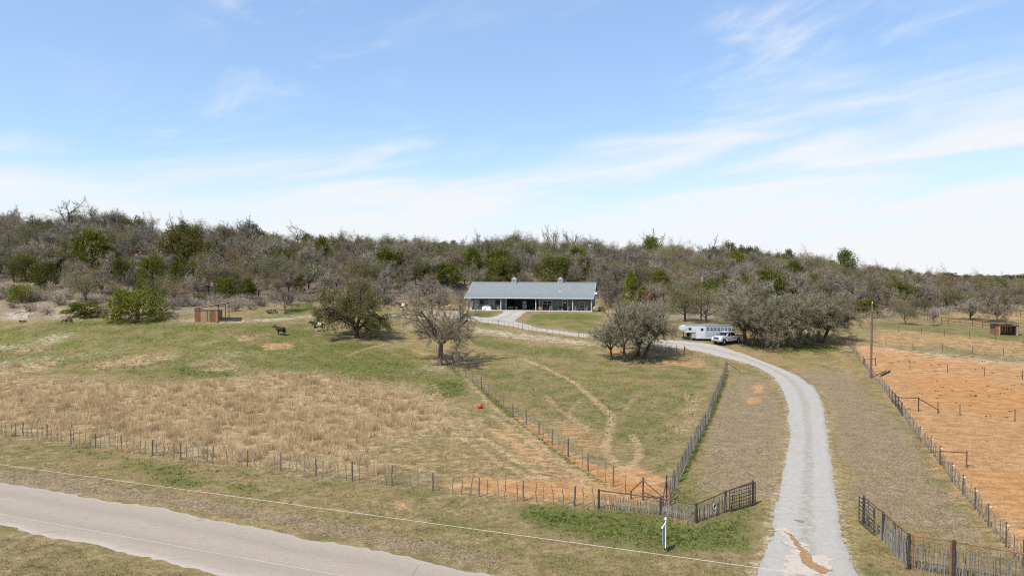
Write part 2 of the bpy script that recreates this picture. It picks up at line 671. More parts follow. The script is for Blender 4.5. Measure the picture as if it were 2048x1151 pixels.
for pts, w in (([(891, 724), (925, 752), (966, 782), (1018, 830), (1084, 876), (1170, 942)], 1.1),
               ([(1358, 960), (1402, 866), (1428, 812), (1450, 750)], 1.0),
               ([(1150, 925), (1200, 965), (1250, 985)], 0.8)):
    stroke('green', pts, w, 0.85, 0.8)
# tall blond grass
for p, a, s in (([(-300, 770), (0, 757), (150, 760), (260, 772), (330, 776), (420, 760), (540, 748), (640, 745), (700, 760), (780, 772), (860, 790), (890, 810),
                  (925, 835), (900, 860), (840, 870), (780, 890), (740, 915), (640, 935), (560, 930), (440, 918), (240, 893), (0, 862), (-300, 840)], 1.0, 4.5),
                ([(180, 728), (250, 715), (345, 702), (352, 714), (290, 728), (200, 738)], 0.95, 3),
                ([(385, 725), (440, 718), (470, 730), (460, 742), (400, 740)], 0.95, 3),
                ([(-100, 738), (30, 728), (110, 720), (105, 738), (20, 748), (-100, 752)], 0.9, 1.5),
                ([(20, 700), (90, 690), (100, 700), (40, 708)], 0.8, 1.5),
                ([(470, 672), (530, 668), (540, 676), (480, 682)], 0.8, 1.5), ([(530, 688), (590, 684), (585, 700), (530, 700)], 0.6, 1.5),
                ([(280, 885), (460, 905), (640, 925), (760, 945), (770, 960), (640, 945), (400, 920), (280, 900)], 0.9, 1.2),
                ([(640, 895), (740, 905), (760, 940), (660, 935)], 0.9, 1.5),
                ([(900, 840), (960, 850), (985, 880), (930, 890), (880, 870)], 0.55, 2.0),
                ([(1345, 850), (1390, 790), (1410, 790), (1390, 850), (1355, 900)], 0.6, 1.5),
                ([(1675, 690), (1698, 692), (1702, 702), (1680, 702)], 1.0, 1.0)):
    zone('blond', p, a, s)
# bare red-orange earth
for p, a, s in (([(860, 968), (950, 950), (1080, 952), (1180, 955), (1250, 985), (1335, 988), (1325, 1004), (1200, 1010), (1050, 1003), (940, 990)], 0.86, 3),
                ([(700, 900), (850, 880), (960, 900), (1080, 950), (940, 975), (800, 945)], 0.42, 4),
                ([(960, 850), (1040, 860), (1130, 920), (1200, 975), (1100, 960), (1000, 910)], 0.55, 2),
                ([(1020, 826), (1060, 842), (1110, 880), (1160, 915), (1250, 955), (1330, 975), (1340, 990), (1240, 985), (1160, 935), (1085, 880)], 0.95, 0.8),
                ([(1200, 930), (1280, 930), (1340, 960), (1330, 990), (1240, 985)], 0.8, 1.5),
                ([(1080, 830), (1200, 850), (1230, 900), (1180, 920), (1100, 870)], 0.5, 2),
                ([(1700, 688), (1740, 690), (2100, 730), (2400, 760), (2400, 1300), (2080, 1160), (1985, 1060), (1900, 960), (1800, 822), (1745, 752), (1715, 712)], 0.74, 1.5),
                ([(1775, 752), (1840, 742), (1960, 752), (2100, 775), (2200, 800), (2200, 850), (2000, 842), (1850, 824), (1800, 810), (1780, 785)], 1.0, 6),
                ([(1870, 925), (1960, 925), (2100, 940), (2200, 980), (2200, 1180), (2060, 1130), (1960, 1020), (1890, 945)], 1.0, 4),
                ([(2010, 840), (2200, 855), (2200, 890), (2060, 875)], 0.95, 4),
                ([(1790, 720), (1860, 716), (1960, 730), (1900, 745), (1800, 738)], 0.95, 5),
                ([(520, 688), (580, 684), (590, 694), (530, 698)], 0.75, 1.2),
                ([(1745, 655), (1900, 668), (2060, 684), (2060, 715), (1900, 695), (1730, 690)], 0.5, 2),
                ([(1340, 710), (1400, 720), (1430, 735), (1380, 735), (1300, 725)], 0.6, 1.5),
                ([(1190, 690), (1260, 695), (1330, 705), (1330, 716), (1230, 710)], 0.6, 1.5),
                ([(1500, 770), (1525, 768), (1530, 785), (1508, 790)], 0.8, 0.6), ([(1490, 795), (1520, 792), (1530, 802), (1495, 810)], 0.75, 0.6),
                ([(1640, 690), (1690, 695), (1720, 740), (1740, 765), (1700, 760), (1660, 720)], 0.42, 2),
                ([(780, 1003), (815, 1003), (820, 1018), (790, 1020)], 0.75, 0.5),
                ([(1850, 612), (1990, 605), (2060, 612), (2060, 640), (1900, 634)], 0.5, 3),
                ([(1660, 620), (1740, 615), (1760, 640), (1700, 650), (1500, 648)], 0.5, 2)):
    zone('earth', p, a, s)
for pts, w, a in (([(920, 742), (950, 775), (985, 812), (1040, 850), (1090, 895), (1130, 925), (1190, 965)], 0.75, 0.8),
                  ([(985, 830), (1030, 862), (1080, 900), (1130, 935), (1180, 975)], 0.8, 0.75),
                  ([(868, 768), (884, 800), (886, 830), (905, 862), (950, 890), (1000, 925), (1060, 955)], 0.7, 0.8),
                  ([(936, 840), (958, 868), (990, 890), (1040, 925), (1090, 955)], 0.75, 0.8),
                  ([(960, 845), (1010, 875), (1050, 905), (1110, 945)], 0.6, 0.7),
                  ([(1040, 716), (1090, 735), (1150, 765), (1190, 800), (1226, 832), (1222, 850), (1213, 880), (1212, 905), (1250, 945), (1300, 965)], 0.95, 0.8),
                  ([(1262, 870), (1276, 890), (1280, 912), (1262, 930), (1240, 945)], 0.8, 0.8),
                  ([(1092, 790), (1118, 820), (1150, 840), (1180, 860)], 0.9, 0.6),
                  ([(1285, 780), (1260, 806), (1250, 820)], 0.6, 0.55), ([(1160, 800), (1142, 820), (1140, 830)], 0.8, 0.5),
                  ([(690, 712), (740, 695), (780, 686)], 0.8, 0.6), ([(830, 700), (865, 712), (880, 735)], 1.6, 0.6),
                  ([(1640, 780), (1662, 805), (1672, 850)], 0.8, 0.4), ([(580, 860), (640, 885), (690, 900)], 0.8, 0.5),
                  ([(700, 925), (820, 930), (900, 955)], 1.0, 0.6)):
    stroke('track', pts, w, a, 0.6)
# pale dry ground and crushed stone
for p, a, s in (([(60, 682), (110, 666), (150, 668), (140, 678), (90, 690)], 0.9, 2), ([(-200, 705), (0, 690), (60, 686), (100, 690), (0, 700), (-200, 715)], 0.75, 2),
                ([(-100, 728), (0, 718), (150, 706), (260, 692), (278, 694), (200, 712), (60, 730), (-100, 742)], 0.6, 2.5),
                ([(405, 704), (470, 700), (500, 706), (480, 716), (420, 714)], 0.62, 2), ([(380, 688), (440, 678), (450, 682), (400, 692)], 0.6, 1),
                ([(350, 640), (390, 636), (480, 640), (560, 634), (625, 628), (640, 634), (560, 642), (450, 648), (370, 645)], 0.85, 1.2),
                ([(930, 652), (1000, 660), (1100, 672), (1190, 682), (1190, 692), (1050, 680), (940, 664)], 0.8, 1.2),
                ([(800, 645), (860, 640), (930, 650), (930, 668), (800, 660)], 0.5, 2),
                ([(840, 725), (900, 722), (900, 745), (820, 745)], 0.55, 1.5), ([(1000, 720), (1060, 720), (1100, 735), (1040, 745)], 0.45, 2),
                ([(790, 628), (900, 618), (935, 622), (930, 634), (800, 640)], 0.9, 1.5),
                ([(1460, 690), (1480, 690), (1500, 700), (1470, 700)], 0.4, 1),
                ([(1700, 632), (1760, 628), (1800, 634), (1740, 642)], 0.8, 1.5), ([(1720, 684), (1900, 705), (2080, 722), (2080, 735), (1900, 722), (1735, 700)], 0.55, 2),
                ([(1960, 606), (2060, 590), (2060, 610), (1990, 614)], 0.8, 3),
                ([(1270, 622), (1300, 612), (1330, 630), (1290, 640)], 0.6, 2),
                ([(1200, 622), (1240, 616), (1260, 626), (1220, 632)], 0.8, 1),
                ([(0, 640), (25, 622), (60, 610), (70, 600), (60, 640)], 0.9, 1.5), ([(95, 640), (105, 618), (150, 610), (140, 636)], 0.7, 1.5),
                ([(0, 590), (30, 560), (60, 550), (40, 590)], 0.6, 3), ([(330, 560), (350, 530), (345, 570)], 0.6, 2)):
    zone('pale', p, a * 0.84, s * 1.6)
# grey-brown mown sward along road and drive
for p, a, s in (([(1400, 985), (1420, 850), (1470, 745), (1540, 760), (1565, 830), (1572, 900), (1550, 1000), (1480, 985)], 0.9, 2),
                ([(1690, 1000), (1672, 860), (1640, 780), (1590, 735), (1700, 745), (1800, 850), (1900, 980), (2000, 1110), (1800, 1050)], 0.8, 2),
                ([(-100, 930), (130, 950), (330, 985), (520, 1015), (760, 1060), (1000, 1110), (1000, 1140), (760, 1090), (500, 1038), (250, 1000), (-100, 960)], 0.9, 1.0)):
    zone('mown', p, a, s)

# ------------------------------------------------------------------ road and drive as sheets on the ground
ROADMASK = np.zeros(MX.shape, np.float32)
ZONES['road'] = ROADMASK


def strip_rows(pairs, step=0.45):
    """Left and right edge points -> dense rows of matching edge points."""
    L = np.array([p[0] for p in pairs], float)
    Q = np.array([p[1] for p in pairs], float)
    C = (L + Q) / 2
    s = np.concatenate([[0], np.cumsum(np.hypot(*np.diff(C, axis=0).T))])
    n = int(s[-1] / step)
    t = np.linspace(0, s[-1], n)

    def cr(P):  # smooth interpolation through the surveyed points
        out = np.empty((n, 2))
        m = np.gradient(P, s, axis=0)
        j = np.clip(np.searchsorted(s, t) - 1, 0, len(s) - 2)
        h = s[j + 1] - s[j]
        u = ((t - s[j]) / h)[:, None]
        h = h[:, None]
        out = ((1 + 2 * u) * (1 - u) ** 2 * P[j] + u * (1 - u) ** 2 * h * m[j] + u * u * (3 - 2 * u) * P[j + 1] + u * u * (u - 1) * h * m[j + 1])
        return out
    return cr(L), cr(Q), t


def strip_mesh(name, pairs, m, lift, rag=0.18, nx=14, mask=0.0):
    L, Q, t = strip_rows(pairs)
    rg = np.random.default_rng(5)

    def ragged(n):
        a = rg.normal(0, 1, n)
        b = np.convolve(rg.normal(0, 1, n), np.ones(9) / 3, 'same')
        return (a * 0.5 + b * 0.8) * rag
    w = np.hypot(*(Q - L).T)[:, None]
    n = (Q - L) / w
    L = L - n * ragged(len(t))[:, None]
    Q = Q + n * ragged(len(t))[:, None]
    u = np.linspace(0, 1, nx + 1)
    P = L[:, None] * (1 - u)[None, :, None] + Q[:, None] * u[None, :, None]
    z = hz(P[..., 0], P[..., 1]) + lift
    z[:, 0] -= lift + 0.02
    z[:, -1] -= lift + 0.02
    V = np.concatenate([P, z[..., None]], -1).reshape(-1, 3)
    i, j = np.meshgrid(np.arange(len(t) - 1), np.arange(nx), indexing='ij')
    a = (i * (nx + 1) + j).ravel()
    quads = np.stack([a, a + 1, a + nx + 2, a + nx + 1], 1)
    me = np_mesh(name, V, None, quads, [m], smooth=True, attrs={'across': np.tile(u, len(t)), 'along': np.repeat(t, nx + 1)})
    o = link(name, me)
    o['kind'] = 'structure'
    C = (L + Q) / 2
    for s in range(0, len(t), 2):
        r = w[s, 0] / 2
        i0, i1 = np.searchsorted(GX, [C[s, 0] - r - 1, C[s, 0] + r + 1])
        j0, j1 = np.searchsorted(GY, [C[s, 1] - r - 1, C[s, 1] + r + 1])
        d = np.hypot(MX[j0:j1, i0:i1] - C[s, 0], MY[j0:j1, i0:i1] - C[s, 1])
        ROADMASK[j0:j1, i0:i1] = np.maximum(ROADMASK[j0:j1, i0:i1], 1 - smooth((d - r + 0.1) / 0.8))
    return o


def gravel_mat(name, c, cd, tan, ruts):
    m, k, out = new_mat(name)
    tc = k.n('ShaderNodeTexCoord').outputs['Object']
    n1 = k.noise(tc, 0.22, 4, 0.6)
    n2 = k.noise(tc, 2.2, 6, 0.7)
    n3 = k.noise(tc, 14.0, 4, 0.75)
    col = k.mix(k.ss(n2, 0.35, 0.65), c, cd)
    col = k.mix(k.math('MULTIPLY', k.ss(n1, 0.5, 0.72), 0.75), col, tan)
    if ruts:
        ac = k.n('ShaderNodeAttribute', attribute_name='across').outputs['Fac']
        mid = k.math('ABSOLUTE', k.math('SUBTRACT', ac, 0.5))
        crown = k.math('SUBTRACT', 1.0, k.ss(mid, 0.03, 0.16))
        edge = k.ss(mid, 0.36, 0.5)
        w = k.math('MAXIMUM', crown, k.math('MULTIPLY', edge, 0.6))
        w = k.math('MULTIPLY', w, k.ss(n2, 0.25, 0.7), clamp=True)
        col = k.mix(k.math('MULTIPLY', w, 0.8), col, ruts)
    g = k.math('MULTIPLY_ADD', k.ss(n3, 0.3, 0.7), 0.3, 0.85)
    vm = k.n('ShaderNodeVectorMath', operation='SCALE')
    k.t.links.new(col, vm.inputs[0])
    k.t.links.new(g, vm.inputs['Scale'])
    b = k.n('ShaderNodeBump')
    b.inputs['Strength'].default_value = 0.5
    b.inputs['Distance'].default_value = 0.04
    k.t.links.new(n3, b.inputs['Height'])
    principled(k, out, vm.outputs[0], 0.9, 0, 0.15, b.outputs[0])
    return m


M_GRAVEL = gravel_mat('crushed_limestone', (0.41, 0.38, 0.335), (0.35, 0.322, 0.28), (0.365, 0.31, 0.24), (0.285, 0.245, 0.195))
M_DRIVE = gravel_mat('drive_gravel', (0.40, 0.372, 0.325), (0.35, 0.322, 0.28), (0.37, 0.315, 0.245), (0.265, 0.23, 0.182))


def asphalt_mat():
    m, k, out = new_mat('sun_bleached_chipseal')
    tc = k.n('ShaderNodeTexCoord').outputs['Object']
    ac = k.n('ShaderNodeAttribute', attribute_name='across').outputs['Fac']
    n1 = k.noise(tc, 0.3, 4, 0.6)
    n2 = k.noise(tc, 3.0, 5, 0.7)
    n3 = k.noise(tc, 22.0, 3, 0.7)
    c = k.mix(n1, (0.325, 0.265, 0.20), (0.38, 0.315, 0.245))
    c = k.mix(k.math('MULTIPLY', k.ss(n2, 0.42, 0.72), 0.55), c, (0.28, 0.235, 0.19))
    lane = k.math('ABSOLUTE', k.math('SUBTRACT', ac, 0.5))
    tyre = k.math('SUBTRACT', 1.0, k.ss(k.math('ABSOLUTE', k.math('SUBTRACT', lane, 0.2)), 0.02, 0.14))
    c = k.mix(k.math('MULTIPLY', tyre, 0.55), c, (0.29, 0.24, 0.192))
    ed = k.ss(k.math('MULTIPLY_ADD', k.math('SUBTRACT', n2, 0.5), 0.16, lane), 0.37, 0.50)
    c = k.mix(ed, c, (0.395, 0.345, 0.285))
    cr = k.n('ShaderNodeTexVoronoi', feature='DISTANCE_TO_EDGE')
    k.t.links.new(k.scaled(tc, (0.10, 0.17, 0.1)), cr.inputs['Vector'])
    cr.inputs['Scale'].default_value = 2.0
    crk = k.math('MULTIPLY', k.math('SUBTRACT', 1.0, k.ss(cr.outputs['Distance'], 0.0, 0.012)), k.ss(n1, 0.45, 0.6))
    c = k.mix(k.math('MULTIPLY', crk, 0.65), c, (0.16, 0.13, 0.10))
    g = k.math('MULTIPLY_ADD', k.ss(n3, 0.3, 0.7), 0.28, 0.86)
    vm = k.n('ShaderNodeVectorMath', operation='SCALE')
    k.t.links.new(c, vm.inputs[0])
    k.t.links.new(g, vm.inputs['Scale'])
    principled(k, out, vm.outputs[0], 0.9, 0, 0.15)
    return m


up = [(0, 961), (150, 986), (375, 1024), (512, 1054), (688, 1085), (800, 1105), (950, 1140)]
lo = [(0, 1049), (62, 1062), (150, 1080), (225, 1100), (330, 1130), (400, 1151)]
U = np.array([gnd(*p)[:2] for p in up])
Lw = np.array([gnd(*p)[:2] for p in lo])
dr = (U[4] - U[0]) / np.linalg.norm(U[4] - U[0])
nn = np.array([dr[1], -dr[0]])
wid = float(np.mean([(q - U[0]) @ nn for q in Lw]))
rows = []
for s in (-70, -45, -25, -12):
    rows.append((U[0] + dr * s + nn * 0.15 * (s / 12) ** 2 * 0.1, U[0] + dr * s + nn * wid))
for s in np.linspace(0, 42, 12):
    t_ = (U - U[0]) @ dr
    off = np.interp(s, t_, (U - U[0]) @ nn)
    rows.append((U[0] + dr * s + nn * off, U[0] + dr * s + nn * wid))
for s in (60, 85):
    rows.append((U[0] + dr * s, U[0] + dr * s + nn * wid))
road = strip_mesh('road', rows, asphalt_mat(), 0.035, rag=0.13, nx=18)

DL = [(1500, 1150), (1506, 1135), (1524, 1107), (1538, 1076), (1541, 1041), (1555, 994), (1566, 950), (1571, 920), (1578, 880), (1577, 836), (1573, 800), (1559, 771),
      (1544, 752), (1509, 732), (1465, 719), (1400, 703), (1345, 694), (1290, 687), (1240, 681), (1193, 676), (1126, 668), (1061, 659), (1013, 650), (976, 645), (945, 641), (900, 636), (860, 634)]
DR = [(1718, 1150), (1710, 1138), (1696, 1107), (1684, 1070), (1680, 1036), (1675, 994), (1665, 950), (1661, 920), (1656, 870), (1649, 826), (1640, 796), (1624, 771),
      (1586, 746), (1530, 724), (1474, 702), (1412, 686), (1345, 679.5), (1300, 678), (1250, 674), (1193, 670), (1126, 662), (1077, 655), (1040, 645), (985, 636), (945, 632), (900, 628), (860, 626)]
pairs = [(gnd(*a)[:2], gnd(*b)[:2]) for a, b in zip(DL, DR)]
pairs = [(np.array(a), np.array(b)) for a, b in pairs]
d0 = (pairs[0][0] + pairs[0][1]) / 2
pairs = [(pairs[0][0] + np.array([-2.5, -6.5]), pairs[0][1] + np.array([2.0, -6.5]))] + pairs
drive = strip_mesh('driveway', pairs, M_DRIVE, 0.05, rag=0.11, nx=16)
# the forecourt in front of the open bay
FL = [(1040, 644), (1034, 641), (1036, 637), (1041, 632), (1049, 626), (1060, 621.5)]
FR = [(950, 640), (962, 637.5), (976, 635), (990, 631), (1003, 625), (1012, 621.5)]
fore = strip_mesh('forecourt', [(np.array(gnd(*a)[:2]), np.array(gnd(*b)[:2])) for a, b in zip(FR, FL)], M_GRAVEL, 0.08, rag=0.2, nx=12)
fore.name = 'gravel_forecourt'
for a, b in ((DL, 0.7), (DR, 0.7)):
    stroke('pale', a, b, 0.55, 0.8)

# sand washed over the end of the drive
M_SAND = mat('washed_sand', (0.30, 0.175, 0.085), 0.95, vary=0.2, scale=5)
M_CREAM = mat('caliche_dust', (0.45, 0.385, 0.305), 0.95, vary=0.10, scale=3)


def patch(name, pts, m, lift, rag=0.12):
    P = np.array([gnd(*p)[:2] for p in pts])
    Q = []
    rg = np.random.default_rng(8)
    for i in range(len(P)):
        a, b = P[i], P[(i + 1) % len(P)]
        nn_ = max(2, int(np.linalg.norm(b - a) / 0.16))
        for t in range(nn_):
            Q.append(a + (b - a) * t / nn_ + rg.normal(0, rag * 0.5, 2))
    me = bpy.data.meshes.new(name)
    bm = bmesh.new()
    bm.faces.new([bm.verts.new((q[0], q[1], float(hz(*q)) + lift)) for q in Q])
    bmesh.ops.triangulate(bm, faces=bm.faces[:])
    bm.to_mesh(me)
    bm.free()
    me.materials.append(m)
    o = link(name, me)
    o['kind'] = 'structure'
    return o


patch('dust_patch', [(1553, 1060), (1568, 1057), (1590, 1068), (1612, 1090), (1625, 1110), (1650, 1112), (1662, 1125), (1655, 1150), (1560, 1150), (1575, 1120), (1585, 1095), (1570, 1075)], M_CREAM, 0.062, 0.3)
patch('sand_streak', [(1568, 1061), (1576, 1065), (1586, 1073), (1598, 1084), (1608, 1098), (1618, 1108), (1627, 1122), (1632, 1131), (1645, 1133), (1652, 1140), (1664, 1141),
                      (1658, 1146), (1650, 1149), (1632, 1146), (1620, 1138), (1606, 1126), (1600, 1118), (1601, 1106), (1594, 1096), (1586, 1086), (1580, 1074)], M_SAND, 0.078)
patch('sand_spot', [(1588, 1039), (1600, 1040), (1608, 1044), (1604, 1047), (1594, 1044)], M_SAND, 0.066)

# ------------------------------------------------------------------ the ground sheet


def ground_mat():
    m, k, out = new_mat('pasture')
    tc = k.n('ShaderNodeTexCoord').outputs['Object']
    nA = k.noise(tc, 0.06, 4, 0.6)
    nB = k.noise(tc, 0.33, 5, 0.62, 0.3)
    nC = k.noise(tc, 1.6, 5, 0.65, 0.2)
    nD = k.noise(tc, 6.5, 4, 0.7)
    nE = k.noise(k.scaled(tc, (1, 1, 1)), 24.0, 3, 0.7)
    jit = k.math('ADD', k.math('MULTIPLY', k.math('SUBTRACT', nC, 0.5), 0.9), k.math('MULTIPLY', k.math('SUBTRACT', nB, 0.5), 0.9))
    jit = k.math('MULTIPLY_ADD', k.math('SUBTRACT', nD, 0.5), 0.8, jit)

    nS = k.noise(k.scaled(tc, (0.9, 1.5, 1.0)), 0.75, 6, 0.7, 0.5)
    jit = k.math('MULTIPLY_ADD', k.math('SUBTRACT', nS, 0.5), 0.8, jit)

    def z(name, lo=0.35, hi=0.65, amt=1.0, jm=1.0):
        a = k.n('ShaderNodeAttribute', attribute_name='zone_' + name).outputs['Fac']
        f = k.math('MULTIPLY_ADD', jit, jm, a)
        f = k.ss(f, lo, hi)
        gate = k.ss(a, 0.0, 0.16)
        f = k.math('MULTIPLY', f, gate)
        return k.math('MULTIPLY', f, amt) if amt != 1 else f

    def tone(a, b, f=nC):
        return k.mix(k.ss(f, 0.32, 0.68), a, b)
    col = tone((0.18, 0.132, 0.062), (0.295, 0.222, 0.115))
    col = k.mix(k.math('MULTIPLY', k.ss(nB, 0.44, 0.62), 0.8), col, tone((0.112, 0.105, 0.034), (0.20, 0.172, 0.064), nD))
    col = k.mix(k.math('MULTIPLY', k.ss(nA, 0.48, 0.64), 0.45), col, tone((0.25, 0.17, 0.065), (0.33, 0.238, 0.10), nD))
    col = k.mix(z('mown', amt=0.82), col, tone((0.185, 0.137, 0.085), (0.305, 0.228, 0.143), nD))
    col = k.mix(z('litter', jm=0.4), col, tone((0.15, 0.115, 0.075), (0.32, 0.25, 0.165), nD))
    col = k.mix(z('green', 0.20, 0.85, 0.92, 1.1), col, tone((0.06, 0.084, 0.017), (0.15, 0.155, 0.042), nD))
    col = k.mix(z('blond', 0.2, 0.8, 0.88, 1.0), col, tone((0.24, 0.172, 0.09), (0.42, 0.315, 0.178), nS))
    ea = k.n('ShaderNodeAttribute', attribute_name='zone_earth').outputs['Fac']
    deep = k.ss(k.math('MULTIPLY_ADD', jit, 0.25, ea), 0.58, 0.98)
    soil = k.mix(deep, tone((0.365, 0.20, 0.088), (0.44, 0.265, 0.128), nS), tone((0.385, 0.185, 0.07), (0.445, 0.23, 0.095), nS))
    col = k.mix(z('earth', 0.25, 0.75, 0.93, 0.6), col, soil)
    col = k.mix(z('track', 0.2, 0.9, 0.74, 1.0), col, tone((0.37, 0.235, 0.12), (0.46, 0.32, 0.18)))
    col = k.mix(z('pale', 0.2, 0.95, 0.85, 1.1), col, tone((0.36, 0.285, 0.19), (0.48, 0.405, 0.30)))
    g = k.math('MULTIPLY_ADD', k.ss(nD, 0.32, 0.68), 0.42, 0.79)
    g = k.math('MULTIPLY', g, k.math('MULTIPLY_ADD', k.ss(nS, 0.32, 0.68), 0.30, 0.85))
    g = k.math('MULTIPLY', g, k.math('MULTIPLY_ADD', k.ss(nE, 0.3, 0.7), 0.24, 0.88))
    vm = k.n('ShaderNodeVectorMath', operation='SCALE')
    k.t.links.new(col, vm.inputs[0])
    k.t.links.new(g, vm.inputs['Scale'])
    hgt = k.math('MULTIPLY_ADD', nE, 0.35, nD)
    b = k.n('ShaderNodeBump')
    b.inputs['Strength'].default_value = 0.55
    b.inputs['Distance'].default_value = 0.12
    k.t.links.new(hgt, b.inputs['Height'])
    principled(k, out, vm.outputs[0], 0.95, 0, 0.05, b.outputs[0])
    return m


ny_, nx_ = MX.shape
ii, jj = np.meshgrid(np.arange(ny_ - 1), np.arange(nx_ - 1), indexing='ij')
a_ = (ii * nx_ + jj).ravel()
quads = np.stack([a_, a_ + 1, a_ + nx_ + 1, a_ + nx_], 1)
gme = np_mesh('ground', np.stack([MX, MY, GZ], -1).reshape(-1, 3), None, quads, [ground_mat()], smooth=True,
              attrs={'zone_' + n: z.ravel() for n, z in ZONES.items()})
ground = link('ground', gme)
ground['kind'] = 'structure'

# ------------------------------------------------------------------ grass that stands up from the ground


def tufts(name, N, xr, yr, dens, nb, hgt, wid, spread, lean, m, seed, falloff=True, dark=0.0):
    rg = np.random.default_rng(seed)
    y = yr[0] + (yr[1] - yr[0]) * rg.random(N) ** (1.6 if falloff else 1.0)
    half = y * 0.78 + 3
    x = np.clip((rg.random(N) * 2 - 1), -1, 1) * half
    keep = (x > xr[0]) & (x < xr[1])
    x, y = x[keep], y[keep]
    pr = dens(x, y) * (1 - np.clip(lerp_grid(ROADMASK, x, y) * 3, 0, 1))
    kp = rg.random(len(x)) < pr
    x, y = x[kp], y[kp]
    n = len(x)
    z = hz(x, y)
    sc = 0.6 + 0.8 * rg.random(n)
    tint = rg.random(n)
    a = rg.random((n, nb)) * 2 * math.pi
    rad = rg.random((n, nb)) * spread
    bx, by = x[:, None] + np.cos(a) * rad, y[:, None] + np.sin(a) * rad
    h = (hgt[0] + (hgt[1] - hgt[0]) * rg.random((n, nb))) * sc[:, None]
    la = a + rg.normal(0, 0.7, (n, nb))
    ln = h * lean * (0.3 + rg.random((n, nb)))
    wa = rg.random((n, nb)) * math.pi
    w = wid * (0.7 + 0.6 * rg.random((n, nb))) / 2
    zz = np.repeat(z[:, None], nb, 1) - 0.02
    P0 = np.stack([bx - np.cos(wa) * w, by - np.sin(wa) * w, zz], -1)
    P1 = np.stack([bx + np.cos(wa) * w, by + np.sin(wa) * w, zz], -1)
    P2 = np.stack([bx + np.cos(la) * ln, by + np.sin(la) * ln, zz + h], -1)
    V = np.stack([P0, P1, P2], 2).reshape(-1, 3)
    T = np.arange(len(V)).reshape(-1, 3)
    tt = np.clip(np.repeat(tint, nb) * 0.7 + rg.random(n * nb) * 0.3, 0, 1)
    me = np_mesh(name, V, T, None, [m], attrs={'tint': np.repeat(tt, 3)})
    o = link(name, me)
    o['kind'] = 'stuff'
    return o


def grass_mat(name, c1, c2, c3):
    return leaf_mat(name, c1, c2, None, 0.3, scale=0.35, rnd=0)


M_BLOND = leaf_mat('cured_bluestem', (0.52, 0.38, 0.215), (0.69, 0.53, 0.325), None, 0.42, scale=0.4, rnd=0)
M_TURF = leaf_mat('dormant_turf', (0.27, 0.20, 0.098), (0.38, 0.29, 0.155), None, 0.25, scale=0.5, rnd=0)
M_WEED = leaf_mat('winter_weeds', (0.05, 0.085, 0.016), (0.12, 0.145, 0.036), None, 0.3, scale=0.5, rnd=0)


def zf(name):
    return lambda x, y: lerp_grid(ZONES[name], x, y)


def patchy(x, y, s=0.35, ph=0.0):
    return 0.5 + 0.5 * np.sin(x * s * 2.1 + 2 * np.sin(y * s + ph)) * np.sin(y * s * 2.7 + 1.7 * np.sin(x * s * 1.3 + ph))


def d_blond(x, y):
    z = zf('blond')(x, y)
    e = zf('earth')(x, y)
    return np.clip(z * (0.08 + 1.2 * patchy(x, y, 1.1) * patchy(x, y, 0.45, 3)) * (1 - 0.8 * e), 0, 1)


def d_turf(x, y):
    e = zf('earth')(x, y)
    return np.clip((0.35 + 0.65 * patchy(x, y, 0.7, 1)) * (1 - 0.92 * e) * (1 - 0.85 * zf('green')(x, y)) * (1 - 0.6 * zf('blond')(x, y)), 0, 1)


def d_green(x, y):
    g = zf('green')(x, y)
    return np.clip((g - 0.28) * 1.5, 0, 1) * (0.3 + 0.7 * patchy(x, y, 1.3, 2)) * (1 - 0.8 * zf('earth')(x, y))


def d_clump(x, y):
    z = zf('blond')(x, y)
    p = patchy(x, y, 1.1) * patchy(x, y, 0.5, 3)
    return np.clip(z * z * np.clip(2.2 * p - 0.12, 0, 1) * (1 - 0.8 * zf('earth')(x, y)), 0, 1)


tufts('tall_dry_grass', 50000, (-95, 40), (46, 122), d_clump, 22, (0.42, 0.92), 0.040, 0.26, 0.42, M_BLOND, 1, False)
tufts('short_dry_grass', 60000, (-95, 40), (46, 122), d_blond, 8, (0.18, 0.40), 0.034, 0.22, 0.6, M_BLOND, 9, False)
tufts('dormant_grass', 95000, (-70, 75), (29, 95), d_turf, 5, (0.07, 0.17), 0.03, 0.14, 0.7, M_TURF, 2)
tufts('green_weeds', 170000, (-90, 80), (29, 125), d_green, 5, (0.07, 0.18), 0.05, 0.16, 0.8, M_WEED, 3, False)
# ------------------------------------------------------------------ trees
M_BARK = mat('grey_bark', (0.16, 0.125, 0.095), 0.9, vary=0.4, scale=8, stretch=(1, 1, 0.25), bump=0.4, spec=0.1)
M_BARK_D = mat('dark_bark', (0.085, 0.066, 0.05), 0.9, vary=0.4, scale=8, stretch=(1, 1, 0.25), bump=0.4, spec=0.1)
M_TWIG_GREY = leaf_mat('bare_grey_twigs', (0.205, 0.182, 0.142), (0.325, 0.29, 0.232), (0.22, 0.178, 0.125), 0.0, rnd=0.35)
M_TWIG_PALE = leaf_mat('pale_bare_twigs', (0.28, 0.25, 0.21), (0.38, 0.34, 0.29), None, 0.0, rnd=0.2)
M_TWIG_WARM = leaf_mat('budding_twigs', (0.235, 0.19, 0.122), (0.34, 0.282, 0.188), None, 0.1, scale=0.5, rnd=0.0)
M_TWIG_SAGE = leaf_mat('grey_green_twigs', (0.195, 0.182, 0.112), (0.315, 0.295, 0.19), (0.225, 0.198, 0.135), 0.1, scale=0.6, rnd=0.12)
M_TWIG_DARK = leaf_mat('weathered_snag', (0.13, 0.135, 0.13), (0.21, 0.215, 0.205), None, 0.0, rnd=0.1)
M_LEAF_RUST = leaf_mat('withered_oak_leaves', (0.175, 0.13, 0.072), (0.28, 0.21, 0.12), (0.225, 0.195, 0.125), 0.2, rnd=0.3)
M_LEAF_ORANGE = leaf_mat('rust_orange_leaves', (0.27, 0.14, 0.072), (0.37, 0.21, 0.115), None, 0.2, rnd=0.1)
